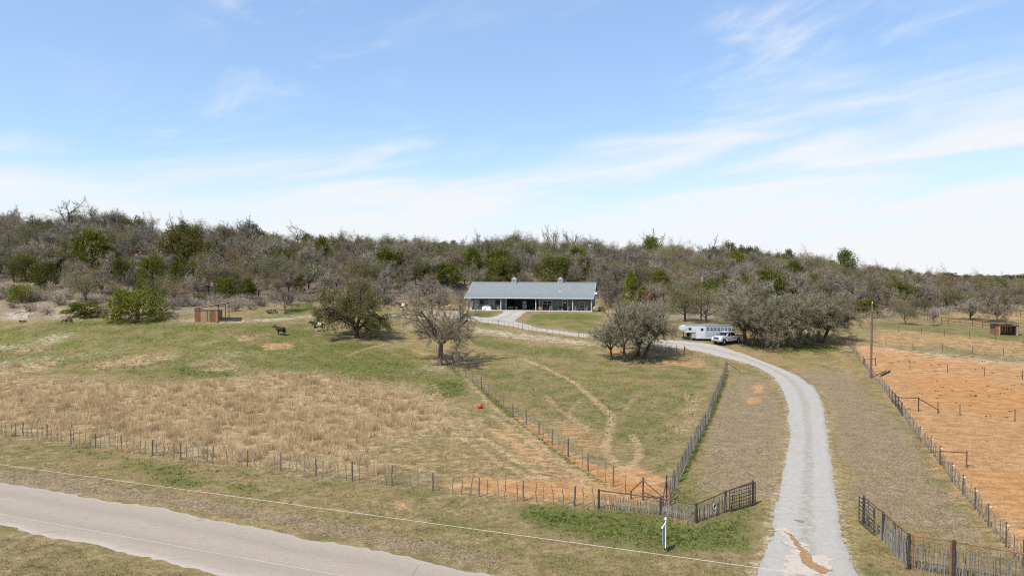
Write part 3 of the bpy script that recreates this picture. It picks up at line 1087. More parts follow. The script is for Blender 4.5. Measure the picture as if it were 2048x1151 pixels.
M_LEAF_OLIVE = leaf_mat('grey_olive_leaves', (0.13, 0.13, 0.058), (0.225, 0.215, 0.105), (0.20, 0.175, 0.10), 0.2, rnd=0.3)
M_LEAF_OAK = leaf_mat('live_oak_leaves', (0.11, 0.102, 0.038), (0.225, 0.20, 0.085), None, 0.25, scale=0.7, rnd=0.0)
M_LEAF_CEDAR = leaf_mat('juniper_needles', (0.066, 0.084, 0.014), (0.145, 0.155, 0.03), (0.118, 0.115, 0.024), 0.2, scale=0.8, rnd=0.2)
M_LEAF_CEDAR_D = leaf_mat('dark_juniper_needles', (0.07, 0.07, 0.017), (0.14, 0.122, 0.032), None, 0.15, scale=0.8, rnd=0.1)
M_LEAF_CEDAR_Y = leaf_mat('yellow_green_juniper_needles', (0.115, 0.13, 0.02), (0.2, 0.205, 0.036), None, 0.2, scale=0.8, rnd=0.1)
M_PAD = mat('cactus_pad', (0.06, 0.085, 0.04), 0.6, vary=0.3)


def unit(v):
    return v / max(np.linalg.norm(v), 1e-9)


def turned(d, ang, rg):
    a = unit(np.cross(d, rg.normal(0, 1, 3)))
    return unit(d * math.cos(ang) + a * math.sin(ang))


def skeleton(rg, spec):
    """Branches of a tree as tapering segments, plus the finest branches that carry twigs."""
    segs, fine = [], []

    def grow(p, d, L, r, lv):
        s = spec[lv]
        n = s.get('n', 4)
        pts = [p]
        r_end = r * s.get('taper', 0.55)
        for i in range(n):
            d = unit(d + rg.normal(0, s.get('wob', 0.14), 3) + np.array([0, 0, s.get('up', 0.0)]))
            q = pts[-1] + d * (L / n)
            segs.append((pts[-1], q, r + (r_end - r) * i / n, r + (r_end - r) * (i + 1) / n, lv))
            pts.append(q)
        if lv + 1 < len(spec):
            c = spec[lv + 1]
            m = c['k']
            ph = rg.random() * 6.28
            for i in range(m):
                t = c.get('t0', 0.35) + (1 - c.get('t0', 0.35)) * (i + 0.6 * rg.random()) / m
                f = min(t * n, n - 1e-3)
                j = int(f)
                b = pts[j] + (pts[j + 1] - pts[j]) * (f - j)
                dd = unit(pts[j + 1] - pts[j])
                if lv == 0:
                    az = ph + 2.4 * i + rg.normal(0, 0.25)
                    an = R(c['ang']) * (0.75 + 0.5 * rg.random())
                    nd = unit(np.array([math.cos(az) * math.sin(an), math.sin(az) * math.sin(an), math.cos(an)]) + 0.3 * (dd - np.array([0, 0, 1])))
                else:
                    nd = turned(dd, R(c['ang']) * (0.6 + 0.8 * rg.random()), rg)
                grow(b, nd, c['L'] * (0.7 + 0.6 * rg.random()), min(c['r'], (r + (r_end - r) * t) * 0.85), lv + 1)
        if lv >= len(spec) - 2:
            fine.append((pts[0], pts[-1], lv))
    grow(np.zeros(3), unit(np.array(spec[0].get('dir', (0, 0, 1)), float)), spec[0]['L'], spec[0]['r'], 0)
    return segs, fine


def tube_np(name, segs, m):
    V, Q, off = [], [], 0
    for p0, p1, r0, r1, lv in segs:
        n = (8, 6, 5, 3, 3)[min(lv, 4)]
        d = unit(p1 - p0)
        a = unit(np.cross(d, [0.31, 0.9, 0.17] if abs(d[1]) < 0.9 else [1, 0, 0]))
        b = np.cross(d, a)
        t = np.arange(n) * 2 * math.pi / n
        ring = np.cos(t)[:, None] * a + np.sin(t)[:, None] * b
        V.append(np.concatenate([p0 + ring * r0, p1 + ring * r1]))
        i = np.arange(n)
        Q.append(np.stack([i, (i + 1) % n, n + (i + 1) % n, n + i], 1) + off)
        off += 2 * n
    return np_mesh(name, np.concatenate(V), None, np.concatenate(Q), [m], smooth=True)


def spikes(B, D, L, W, rg):
    """Thin triangles: base points B, directions D, lengths L, widths W."""
    A = np.cross(D, rg.normal(0, 1, D.shape))
    A /= np.maximum(np.linalg.norm(A, axis=1, keepdims=True), 1e-9)
    V = np.stack([B - A * W[:, None] / 2, B + A * W[:, None] / 2, B + D * L[:, None]], 1)
    return V.reshape(-1, 3)


def norm_rows(D):
    return D / np.maximum(np.linalg.norm(D, axis=1, keepdims=True), 1e-9)


def twig_cloud(rg, fine, per, L, W, fan=0.8, droop=0.0):
    B, D = [], []
    for p, q, lv in fine:
        t = rg.random((per, 1)) ** 0.7
        B.append(p + (q - p) * t + rg.normal(0, 0.04, (per, 3)))
        D.append(unit(q - p) + rg.normal(0, fan, (per, 3)) - np.array([0, 0, droop]))
    B, D = np.concatenate(B), norm_rows(np.concatenate(D))
    n = len(B)
    return B, D, L * (0.45 + 0.8 * rg.random(n)), W * (0.7 + 0.6 * rg.random(n))


def cloud_mesh(name, B, D, L, W, rg, m, forked=True):
    V = spikes(B, D, L, W, rg)
    n = len(B)
    tint = rg.random(n)
    if forked:  # each twig carries two side shoots
        for s in (0.35, 0.6):
            B2 = B + D * (L * s)[:, None]
            D2 = norm_rows(D + rg.normal(0, 0.55, D.shape))
            V = np.concatenate([V, spikes(B2, D2, L * 0.6, W * 0.75, rg)])
            tint = np.concatenate([tint, tint[:n]])
    T = np.arange(len(V)).reshape(-1, 3)
    return np_mesh(name, V, T, None, [m], attrs={'tint': np.repeat(tint, 3)})


def bare_tree(seed, spec, per, L, W, m_bark, m_twig, fan=0.8, droop=0.0, name='crown', split=2, forked=True):
    rg = np.random.default_rng(seed)
    segs, fine = skeleton(rg, spec)
    trunk = tube_np('trunk', [s for s in segs if s[4] < split], m_bark)
    B, D, LL, WW = twig_cloud(rg, fine, per, L, W, fan, droop)
    V = spikes(B, D, LL, WW, rg)
    n = len(B)
    tint = rg.random(n)
    if forked:
        for s in (0.35, 0.6):
            B2 = B + D * (LL * s)[:, None]
            D2 = norm_rows(D + rg.normal(0, 0.5, D.shape))
            V = np.concatenate([V, spikes(B2, D2, LL * 0.6, WW * 0.8, rg)])
            tint = np.concatenate([tint, tint[:n]])
    # the outer limbs belong to the crown
    limbs = [s for s in segs if s[4] >= split]
    T = np.arange(len(V)).reshape(-1, 3)
    LV, LQ, off = [], [], len(V)
    for p0, p1, r0, r1, lv in limbs:
        d = unit(p1 - p0)
        a = unit(np.cross(d, [0.31, 0.9, 0.17] if abs(d[1]) < 0.9 else [1, 0, 0]))
        b = np.cross(d, a)
        t = np.arange(3) * 2 * math.pi / 3
        ring = np.cos(t)[:, None] * a + np.sin(t)[:, None] * b
        LV.append(np.concatenate([p0 + ring * r0, p1 + ring * r1]))
        i = np.arange(3)
        LQ.append(np.stack([i, (i + 1) % 3, 3 + (i + 1) % 3, 3 + i], 1) + off)
        off += 6
    quads = np.concatenate(LQ) if LQ else None
    V = np.concatenate([V] + LV)
    tt = np.concatenate([np.repeat(tint, 3), np.full(len(V) - 3 * len(tint), 0.4)])
    crown = np_mesh(name, V, T, quads, [m_twig, m_bark], None, None if quads is None else np.ones(len(quads), int), attrs={'tint': tt})
    return trunk, crown


def leafy_tree(seed, spec, per, clump, size, m_bark, m_leaf, split=2, twigs=0, m_twig=None):
    rg = np.random.default_rng(seed)
    segs, fine = skeleton(rg, spec)
    trunk = tube_np('trunk', [s for s in segs if s[4] < split + 1], m_bark)
    C, tint = [], []
    for p, q, lv in fine:
        t = rg.random((per, 1)) ** 0.5
        C.append(p + (q - p) * t + rg.normal(0, clump, (per, 3)) * np.array([1, 1, 0.7]))
        tint.append(np.clip(rg.random() * 0.4 + rg.random(per) * 0.6, 0, 1))
    C, tint = np.concatenate(C), np.concatenate(tint)
    n = len(C)
    D = norm_rows(rg.normal(0, 1, (n, 3)) + np.array([0, 0, 0.35]))
    V = spikes(C, D, size * (0.7 + 0.8 * rg.random(n)), size * 0.7 * (0.6 + 0.6 * rg.random(n)), rg)
    crown = np_mesh('crown', V, np.arange(3 * n).reshape(-1, 3), None, [m_leaf], attrs={'tint': np.repeat(tint, 3)})
    return trunk, crown


def lobed_crown(seed, h, w, lobes, per, size, m_leaf, m_bark, base=0.06, cone=0.35, thick=0.55):
    """Dense evergreen: sprays set on many lobes whose outline narrows upward."""
    rg = np.random.default_rng(seed)
    P, N, tint = [], [], []
    for i in range(lobes):
        zf_ = rg.random() ** 0.85
        prof = (1 - zf_) ** cone * min(1, 0.55 + 2.2 * zf_)
        az = rg.random() * 6.283
        rr = (w / 2) * prof * (0.55 + 0.5 * rg.random() ** 0.5)
        c = np.array([rr * math.cos(az), rr * math.sin(az), h * (base + (0.93 - base) * zf_)])
        lr = thick * w / 4 * (0.55 + 0.75 * rg.random())
        u = norm_rows(rg.normal(0, 1, (per, 3)))
        ax = unit(c - np.array([0, 0, h * 0.35]) + rg.normal(0, 0.2, 3))
        pts = c + u * lr * (0.55 + 0.5 * rg.random((per, 1))) * np.array([1, 1, 0.85]) + ax * (np.maximum((u @ ax)[:, None], 0) * lr * 0.5)
        P.append(pts)
        N.append(u * 0.8 + ax * 0.6 + np.array([0, 0, 0.45]))
        tint.append(np.clip(0.25 + 0.35 * rg.random() + 0.4 * rg.random(per), 0, 1))
    P, N, tint = np.concatenate(P), norm_rows(np.concatenate(N)), np.concatenate(tint)
    n = len(P)
    P[:, 2] = np.maximum(P[:, 2], 0.08)
    N = norm_rows(N + rg.normal(0, 0.45, (n, 3)))
    V = spikes(P, N, size * (0.6 + 0.9 * rg.random(n)), size * 0.45 * (0.6 + 0.8 * rg.random(n)), rg)
    crown = np_mesh('crown', V, np.arange(3 * n).reshape(-1, 3), None, [m_leaf], attrs={'tint': np.repeat(tint, 3)})
    segs = [(np.array([0, 0, -0.3]), np.array([0, 0, h * 0.35]), w * 0.035, w * 0.03, 0), (np.array([0, 0, h * 0.35]), np.array([0.05, 0, h * 0.75]), w * 0.03, w * 0.012, 0)]
    for i in range(5):
        az = i * 1.3
        segs.append((np.array([0, 0, h * (0.1 + 0.1 * i)]), np.array([math.cos(az) * w * 0.25, math.sin(az) * w * 0.25, h * (0.25 + 0.12 * i)]), w * 0.02, w * 0.008, 1))
    return tube_np('trunk', segs, m_bark), crown


def put_tree(name, protos, label, p, scale=1.0, rz=None, group=None, cat='tree', sz=None):
    tr, cr = protos
    r = thing(name, label, cat, (p[0], p[1], p[2] - 0.08), random.random() * 6.28 if rz is None else rz, group)
    r.scale = (scale, scale, scale * (sz or 1))
    link('trunk', tr, r)
    link('crown', cr, r)
    return r


def extent(cr):
    a = np.empty(len(cr.vertices) * 3, np.float32)
    cr.vertices.foreach_get('co', a)
    a = a.reshape(-1, 3)
    q = np.percentile(a, [0.7, 99.6], axis=0)
    return q[0], q[1]


def fit_tree(name, protos, label, px, py, top_y, x0, x1, rz=0.0, group=None):
    """Scale a tree so that it has the height and spread seen from the survey point."""
    p = gnd(px, py)
    lo, hi = extent(protos[1])
    H = (py - top_y) * p.y / F
    Wd = (x1 - x0) * p.y / F
    o = put_tree(name, protos, label, p, 1.0, rz, group)
    sx = Wd / (hi[0] - lo[0])
    o.scale = (sx, sx, H / hi[2])
    return o


# ---- the big trees of the pasture
def sp_mesquite(h, spread, lean=(0, 0, 1), k1=5):
    return [dict(L=h * 0.26, r=0.24, n=4, wob=0.07, taper=0.8, dir=lean),
            dict(k=k1, t0=0.82, ang=46, L=h * 0.38 * spread, r=0.15, n=5, wob=0.17, up=0.05, taper=0.5),
            dict(k=5, t0=0.3, ang=42, L=h * 0.27 * spread, r=0.065, n=4, wob=0.18, up=0.03, taper=0.5),
            dict(k=6, t0=0.25, ang=45, L=h * 0.17 * spread, r=0.028, n=3, wob=0.2, taper=0.5)]


lone = bare_tree(21, [dict(L=3.1, r=0.36, n=5, wob=0.03, taper=0.82),
                      dict(k=8, t0=0.80, ang=58, L=4.2, r=0.2, n=6, wob=0.16, up=0.06, taper=0.5),
                      dict(k=6, t0=0.25, ang=44, L=2.6, r=0.075, n=4, wob=0.18, up=0.0, taper=0.5),
                      dict(k=6, t0=0.2, ang=46, L=1.5, r=0.03, n=3, wob=0.2, taper=0.5)],
                 32, 0.56, 0.025, M_BARK, M_TWIG_WARM, 0.8, 0.12)
fit_tree('mesquite_tree', lone, 'lone bare tree with thick straight grey trunk beside the middle fence', 880, 730, 588, 800, 960)

oak = leafy_tree(34, [dict(L=1.5, r=0.46, n=3, wob=0.05, taper=0.85, dir=(-0.15, 0, 1)),
                      dict(k=7, t0=0.55, ang=50, L=5.4, r=0.26, n=7, wob=0.15, up=0.03, taper=0.45),
                      dict(k=8, t0=0.32, ang=48, L=2.6, r=0.09, n=4, wob=0.18, up=0.03, taper=0.5),
                      dict(k=6, t0=0.3, ang=48, L=1.5, r=0.035, n=3, wob=0.2, taper=0.5)], 88, 0.29, 0.165, M_BARK_D, M_LEAF_OAK)
fit_tree('live_oak', oak, 'broad olive green live oak with forked trunk standing right of the paint horse', 714, 676, 557, 630, 780)

mid_spots = [(1224, 718, (-0.10, 0, 1), (636, 1180, 1262), 'leftmost bare mesquite of the clump in the middle paddock, standing a little apart'),
             (1250, 723, (-0.05, 0, 1), (606, 1205, 1305), 'bare mesquite with a split low trunk, second from left in the paddock clump'),
             (1265, 719, (0.35, 0, 1), (600, 1225, 1330), 'bare mesquite leaning right, third from left in the paddock clump'),
             (1276, 711, (0.1, 0.1, 1), (602, 1225, 1335), 'bare mesquite at the back of the paddock clump'),
             (1287, 717, (0.28, 0, 1), (604, 1240, 1370), 'rightmost bare mesquite of the paddock clump, its crown reaching toward the trailer')]
for i, (px, py, ln, s, lab) in enumerate(mid_spots):
    tr = bare_tree(40 + i, sp_mesquite(8.6, 0.98, ln, 6), 24, 0.60, 0.034, M_BARK_D, M_TWIG_SAGE, 0.8, 0.05)
    fit_tree('mesquite_tree', tr, lab, px, py, s[0], s[1], s[2], 0.0, 'mesquites clumped in the middle paddock')

right_spots = [(1494, 690, (-0.12, 0, 1), 1.02, 'pale trunked mesquite right behind the tail of the white pickup'),
               (1503, 692, (0.1, -0.1, 1), 0.95, 'second mesquite from the pickup with a pale straight trunk'),
               (1524, 694, (0.2, -0.1, 1), 0.85, 'low many stemmed mesquite third from the pickup'),
               (1553, 691, (-0.15, 0, 1), 0.98, 'mesquite fourth from the pickup with a leaning dark trunk'),
               (1574, 689, (0.1, 0, 1), 1.05, 'fifth mesquite from the pickup, near the middle of the clump'),
               (1597, 686, (0.0, 0.1, 1), 0.98, 'thin trunked mesquite at the back of the clump, sixth from the pickup'),
               (1613, 688, (0.1, 0, 1), 1.02, 'seventh mesquite from the pickup, dark double trunk above green grass'),
               (1637, 684, (0.0, 0.1, 1), 0.95, 'mesquite second from the right end of the roadside clump'),
               (1645, 685, (0.42, 0, 1), 1.0, 'rightmost mesquite of the roadside clump, leaning toward the tan pasture')]
rp = [bare_tree(60 + i, sp_mesquite(8.8, 1.0, ln, 6), 25, 0.60, 0.036, M_BARK_D, M_TWIG_SAGE, 0.8, 0.12) for i, ln in
      enumerate(((-0.12, 0, 1), (0.1, -0.1, 1), (0.1, 0, 1), (0.42, 0, 1)))]
for i, (px, py, ln, s, lab) in enumerate(right_spots):
    j = 3 if i == 8 else (0 if ln[0] < 0 else (1 if i in (1, 2, 5) else 2))
    fit_tree('mesquite_tree', rp[j], lab, px, py, py - 104 * s, px - 60 * s, px + (58 if i < 8 else 78) * s, (0.0 if i in (0, 8) else 1.3 * i), 'mesquites clumped beside the drive')

# ---- kinds that make up the wood
def sp_scrub(h, k1=5, lean=(0, 0, 1)):
    return [dict(L=h * 0.30, r=0.13, n=3, wob=0.1, taper=0.75, dir=lean),
            dict(k=k1, t0=0.35, ang=44, L=h * 0.42, r=0.07, n=4, wob=0.18, up=0.06, taper=0.5),
            dict(k=5, t0=0.25, ang=42, L=h * 0.27, r=0.03, n=3, wob=0.2, up=0.03, taper=0.5),
            dict(k=4, t0=0.2, ang=45, L=h * 0.15, r=0.014, n=2, wob=0.2, taper=0.5)]


GREY = [bare_tree(100 + i, sp_scrub(6.0, 5 + i % 3, (random.uniform(-.2, .2), random.uniform(-.2, .2), 1)), 15, 0.62, 0.036, M_BARK_D, M_TWIG_GREY, 0.75) for i in range(6)]
PALE = [bare_tree(120 + i, sp_scrub(5.6, 6), 6, 0.6, 0.036, M_BARK, M_TWIG_PALE, 0.6) for i in range(2)]
SNAG = [bare_tree(130 + i, [dict(L=3.4, r=0.2, n=4, wob=0.06, taper=0.7), dict(k=8, t0=0.3, ang=58, L=2.9, r=0.075, n=5, wob=0.2, up=0.07, taper=0.4),
                            dict(k=6, t0=0.2, ang=48, L=1.25, r=0.035, n=3, wob=0.25, up=0.05, taper=0.4)], 14, 0.45, 0.04, M_BARK_D, M_TWIG_DARK, 0.7) for i in range(3)]
FANT = [bare_tree(140 + i, [dict(L=2.0, r=0.16, n=3, wob=0.06, taper=0.8), dict(k=8, t0=0.4, ang=34, L=3.6, r=0.08, n=5, wob=0.10, up=0.05, taper=0.4),
                            dict(k=6, t0=0.3, ang=26, L=1.5, r=0.028, n=3, wob=0.15, up=0.05, taper=0.4)], 12, 0.5, 0.034, M_BARK_D, M_TWIG_DARK, 0.45) for i in range(2)]
RUST = [leafy_tree(150 + i, sp_scrub(5.8, 5), 34, 0.26, 0.115, M_BARK_D, M_LEAF_RUST, 1) for i in range(3)]
ORNG = [leafy_tree(156, sp_scrub(5.0, 6), 16, 0.22, 0.17, M_BARK_D, M_LEAF_ORANGE, 1)]
OLIV = [leafy_tree(160 + i, sp_scrub(5.8, 6), 36, 0.28, 0.115, M_BARK_D, M_LEAF_OLIVE, 1) for i in range(4)]
CEDR = [lobed_crown(170 + i, 5.6, 5.0 + 0.5 * i, 60, 95, 0.30, M_LEAF_CEDAR, M_BARK_D) for i in range(4)]
CEDD = [lobed_crown(180, 6.0, 6.6, 70, 100, 0.30, M_LEAF_CEDAR_D, M_BARK_D)]
CEDY = [lobed_crown(190, 6.6, 4.2, 55, 95, 0.28, M_LEAF_CEDAR_Y, M_BARK_D, cone=0.7), lobed_crown(191, 3.4, 6.4, 60, 90, 0.28, M_LEAF_CEDAR_Y, M_BARK_D, cone=0.25)]
BUSH_G = [bare_tree(200 + i, [dict(L=0.35, r=0.06, n=2, wob=0.1, taper=0.8), dict(k=8, t0=0.1, ang=52, L=1.2, r=0.03, n=3, wob=0.2, up=0.05, taper=0.5),
                              dict(k=6, t0=0.2, ang=45, L=0.7, r=0.015, n=2, wob=0.2, taper=0.5)], 9, 0.42, 0.026, M_BARK_D, M_TWIG_GREY, 0.8) for i in range(3)]
BUSH_O = [leafy_tree(210, [dict(L=0.3, r=0.05, n=2, wob=0.1), dict(k=8, t0=0.1, ang=52, L=1.0, r=0.03, n=3, wob=0.2, up=0.05), dict(k=6, t0=0.2, ang=45, L=0.6, r=0.015, n=2, wob=0.2)],
                     16, 0.16, 0.13, M_BARK_D, M_LEAF_OLIVE, 1)]

taken = []


def put_px(name, protos, label, cx, base_y, top_y, native_h, group=None, w_px=None, native_w=None, cat='tree', j=None):
    p = gnd(cx, base_y)
    s = (base_y - top_y) * p.y / F / native_h
    o = put_tree(name, protos[(j if j is not None else random.randrange(len(protos)))], label, p, 1, None, group, cat)
    sx = s if w_px is None else w_px * p.y / F / native_w
    o.scale = (sx, sx, s)
    taken.append((p.x, p.y, max(1.6, (w_px or 40) * p.y / F * 0.42)))
    return o


GJ = 'junipers among the bare trees of the hillside'
for cx, by, ty, w, j, lab in (
        (183, 552, 464, 92, 0, 'large round bright green juniper high on the left hillside'),
        (306, 590, 508, 52, 1, 'tall narrow green juniper left of centre on the left hillside, below the dark one'),
        (372, 580, 518, 66, 2, 'mid sized green juniper directly above the wooden shed'),
        (552, 545, 502, 96, 3, 'wide low bright green juniper on the slope above the reddish bush'),
        (643, 540, 476, 40, 0, 'slim upright green juniper near the ridge, right of the wide low one'),
        (780, 560, 498, 66, 1, 'green juniper in mid slope behind the live oak'),
        (846, 568, 524, 40, 2, 'small green juniper just right of the one behind the live oak'),
        (893, 572, 526, 62, 0, 'green juniper in mid slope left of the barn roof'),
        (1021, 560, 518, 46, 3, 'green juniper right behind the left roof cupola'),
        (1110, 570, 510, 76, 1, 'large round green juniper right behind the right roof cupola'),
        (1016, 520, 484, 36, 2, 'small green juniper on the ridge above the left cupola'),
        (1505, 590, 551, 82, 0, 'broad green juniper above the left end of the roadside mesquites'),
        (1606, 586, 545, 66, 2, 'rounded green juniper above the middle of the roadside mesquites'),
        (1690, 556, 502, 44, 3, 'green juniper poking above the right ridge line, the tallest there'),
        (1747, 552, 514, 34, 1, 'round green juniper on the right ridge line beside the tallest'),
        (1790, 556, 528, 36, 0, 'last dark green juniper on the ridge before it drops to the right'),
        (1683, 600, 562, 46, 1, 'green juniper behind the tall utility pole'),
        (1800, 612, 566, 72, 2, 'green juniper at the back of the right pasture behind the small oak'),
        (1560, 545, 508, 30, 3, 'small green juniper on the right ridge above the roadside mesquites'),
        (170, 632, 602, 74, 1, 'low spreading green juniper at the foot of the left slope'),
        (458, 574, 545, 30, 2, 'small yellowish green juniper above and right of the wooden shed'),
        (1890, 570, 546, 70, 0, 'dark green juniper on the far right skyline'),
        (2030, 566, 544, 60, 1, 'dark green juniper at the right edge of the far skyline'),
        (720, 545, 515, 40, 2, 'small green juniper half hidden on the slope left of the live oak top')):
    put_px('juniper', CEDR, lab, cx, by, ty, 5.6, GJ, w, 5.6, j=j)
put_px('juniper', CEDD, 'big dark olive juniper near the left ridge', 375, 545, 458, 6.0, GJ, 100, 6.6)
put_px('juniper', CEDY, 'yellow green pointed juniper right of the barn', 1263, 616, 540, 6.6, GJ, 40, 4.2, j=0)
put_px('juniper', CEDY, 'sprawling yellow green juniper at the field edge left of the shed', 275, 638, 582, 3.4, GJ, 112, 6.4, j=1)
put_px('juniper', CEDY, 'small yellow green juniper bush at the far left edge above the rock', 42, 603, 571, 3.4, GJ, 46, 6.4, j=1)
put_px('juniper', CEDY, 'slim yellow green juniper on the slope below the wide low one', 600, 588, 545, 6.6, GJ, 26, 4.2, j=0)
GS = 'dead snags along the ridge'
put_px('snag', SNAG, 'tall dead snag with spreading arms sticking up from the left ridge', 136, 470, 402, 5.6, GS, 66, 5.6, j=0)
put_px('snag', SNAG, 'dead snag on the ridge left of the frame centre, above the wide juniper', 500, 500, 441, 5.6, GS, 56, 5.6, j=1)
put_px('snag', SNAG, 'short forked dead snag on the left ridge between tall and middle snags', 345, 480, 438, 5.6, GS, 34, 5.6, j=2)
put_px('snag', SNAG, 'twisted dead snag on the ridge right of the slim upright juniper', 597, 500, 449, 5.6, GS, 40, 5.6, j=0)
put_px('snag', SNAG, 'dead snag on the ridge at far right, low and wide', 1420, 530, 483, 5.6, GS, 54, 5.6, j=2)
GF = 'fan shaped bare trees on the ridge'
put_px('bare_tree', FANT, 'fan shaped bare tree on the ridge above the barn, left of its twin', 1106, 512, 452, 6.2, GF, 40, 4.6, j=0)
put_px('bare_tree', FANT, 'rounded fan shaped bare tree on the ridge above the barn, right of its twin', 1146, 512, 457, 6.2, GF, 36, 4.6, j=1)
put_px('bare_tree', FANT, 'largest fan shaped bare tree standing above the ridge right of the barn', 1300, 520, 461, 6.2, GF, 52, 4.6, j=0)
GO = 'single trees along the edge of the wood'
put_px('bare_tree', GREY, 'small bare tree at the field edge above the chestnut horse', 570, 622, 566, 6.0, GO, 54, 5.6, j=0)
put_px('bare_tree', GREY, 'bare grey tree at the field edge behind the dark horse', 745, 606, 548, 6.0, GO, 70, 5.6, j=1)
put_px('bare_tree', GREY, 'bare grey tree left of the barn end', 860, 612, 545, 6.0, GO, 92, 5.6, j=2)
put_px('bare_tree', GREY, 'bare grey tree right of the barn gable', 1222, 610, 545, 6.0, GO, 70, 5.6, j=3)
put_px('scrub_oak', OLIV, 'olive brown scrub oak at the left foot of the slope with visible trunk', 174, 606, 524, 5.8, GO, 96, 5.6, j=0)
put_px('scrub_oak', OLIV, 'large grey olive oak behind the horse trailer, left of it', 1370, 642, 548, 5.8, GO, 96, 5.6, j=1)
put_px('scrub_oak', OLIV, 'dark leaning grey olive oak behind the middle of the horse trailer', 1412, 645, 556, 5.8, GO, 90, 5.6, j=2)
put_px('scrub_oak', OLIV, 'small round oak standing alone in the right pasture', 1811, 649, 592, 5.8, GO, 52, 5.6, j=3)
put_px('bare_tree', GREY, 'small leaning bare tree beside the pipe corral in the right pasture', 1868, 652, 604, 6.0, GO, 26, 5.6, j=4)
put_px('bare_tree', GREY, 'bare tree behind the corral rails in the right pasture', 1940, 640, 586, 6.0, GO, 54, 5.6, j=5)
put_px('bare_tree', GREY, 'spreading bare tree with several stems just behind the right shed', 1995, 646, 574, 6.0, GO, 66, 5.6, j=2)
put_px('bare_tree', GREY, 'bare tree at the right edge of the frame beyond the shed', 2046, 616, 584, 6.0, GO, 36, 5.6, j=1)
put_px('russet_oak', ORNG, 'orange leaved small oak right of the pointed juniper', 1291, 612, 574, 5.0, GO, 34, 5.0)
put_px('russet_oak', ORNG, 'reddish bush below the wide low juniper', 630, 560, 528, 5.0, GO, 52, 5.0)
put_px('russet_oak', ORNG, 'reddish brown oak on the ridge left of the mid slope juniper', 715, 512, 466, 5.0, GO, 56, 5.0)

# ---- the body of the wood: individual trees, close together
def wood_edge(x):   # nearest trees, as distance for a given bearing x / y
    return np.interp(x, [-1.1, -0.75, -0.66, -0.5, -0.4, -0.33, -0.28, -0.2, -0.08, 0.13, 0.17, 0.22, 0.27, 0.31, 0.45, 0.5, 0.6, 0.7, 0.8, 1.1],
                     [134, 139, 139, 137, 139, 147, 152, 154, 172, 172, 158, 157, 154, 152, 154, 157, 164, 172, 190, 220])


def wood_back(x):
    return np.interp(x, [-1.1, -0.7, -0.3, 0, 0.2, 0.4, 0.55, 0.75, 1.1], [232, 232, 240, 262, 278, 288, 306, 350, 360])


rgw = np.random.default_rng(77)
KINDS = [('bare_tree', GREY, 6.0, 'leafless grey wood tree', 'leafless grey trees', 0.37),
         ('bare_tree', PALE, 5.6, 'whitish twigged leafless wood tree', 'whitish trees', 0.05),
         ('russet_oak', RUST, 5.8, 'brown leaved scrub oak', 'brown leaved oaks', 0.17),
         ('scrub_oak', OLIV, 5.8, 'grey olive scrub oak', 'grey olive oaks', 0.32),
         ('juniper', CEDR, 5.6, 'small half hidden green juniper', 'small junipers', 0.10)]
cum = np.cumsum([q[5] for q in KINDS])
placed = [t for t in taken]
cnt = {}
BU = np.array([[t[0], t[1], t[2]] for t in placed])
cand = []
for y in np.arange(134, 360, 5.3):
    for x in np.arange(-0.86 * y, 0.86 * y, 5.3):
        cand.append((x + rgw.uniform(-2.7, 2.7), y + rgw.uniform(-2.7, 2.7)))
woods = []
for x, y in cand:
    b = x / y
    e0, e1 = wood_edge(b), wood_back(b)
    if y < e0 or y > e1:
        continue
    if abs(b) > 0.80:
        continue
    if y > e0 + 60 and rgw.random() < 0.25:
        continue
    if b < -0.66 and y < 152 and rgw.random() < 0.75:
        continue
    if b < -0.55 and y < 165 and rgw.random() < 0.3:
        continue
    if 0.0 < b < 0.06 and 172 < y < 190 and rgw.random() < 0.6:
        continue
    if ((BU[:, 0] - x) ** 2 + (BU[:, 1] - y) ** 2 < BU[:, 2] ** 2).any():
        continue
    woods.append((x, y))
print('woods', len(woods))
for x, y in woods:
    z = float(hz(x, y))
    b = x / y
    e0, e1 = wood_edge(b), wood_back(b)
    free = [i for i in range(len(KINDS)) if cnt.get((KINDS[i][0], i), 0) < (298, 18, 285, 298, 230)[i]]
    if not free:
        break
    wts = np.array([KINDS[i][5] for i in free])
    kd = free[int(rgw.choice(len(free), p=wts / wts.sum()))]
    name, pr, nh, lab, grp, _ = KINDS[kd]
    s = 0.9 + 0.65 * rgw.random() ** 1.3
    if kd == 4 and (y - e0) / (e1 - e0) > 0.5 and rgw.random() < 0.65:
        kd = 3 if cnt.get(('scrub_oak', 3), 0) < 298 else 2
        name, pr, nh, lab, grp, _ = KINDS[kd]
    if y < e0 + 8:
        s *= 0.8
    if b > 0.46 and y > 200:
        s *= 0.74
    if name == 'juniper':
        s *= rgw.uniform(0.6, 1.0)
    cnt[(name, kd)] = cnt.get((name, kd), 0) + 1
    t = (y - e0) / (e1 - e0)
    row = 'along the foot of the slope' if t < 0.2 else ('in the middle of the slope' if t < 0.6 else 'up along the ridge')
    side = ('at far left' if b < -0.42 else 'left of the live oak' if b < -0.28 else 'between live oak and barn' if b < -0.07 else 'behind the barn' if b < 0.13
            else 'above the trailer' if b < 0.3 else 'above the roadside mesquites' if b < 0.5 else 'beyond the right pasture')
    o = put_tree(name, pr[rgw.integers(len(pr))], lab + ' ' + row + ', ' + side, (x, y, z), s, rgw.random() * 6.28, grp + ', ' + row + ' ' + side)
    o.scale = (s * rgw.uniform(0.82, 1.1), s * rgw.uniform(0.82, 1.1), s * rgw.uniform(0.92, 1.25))
print('wood', cnt)

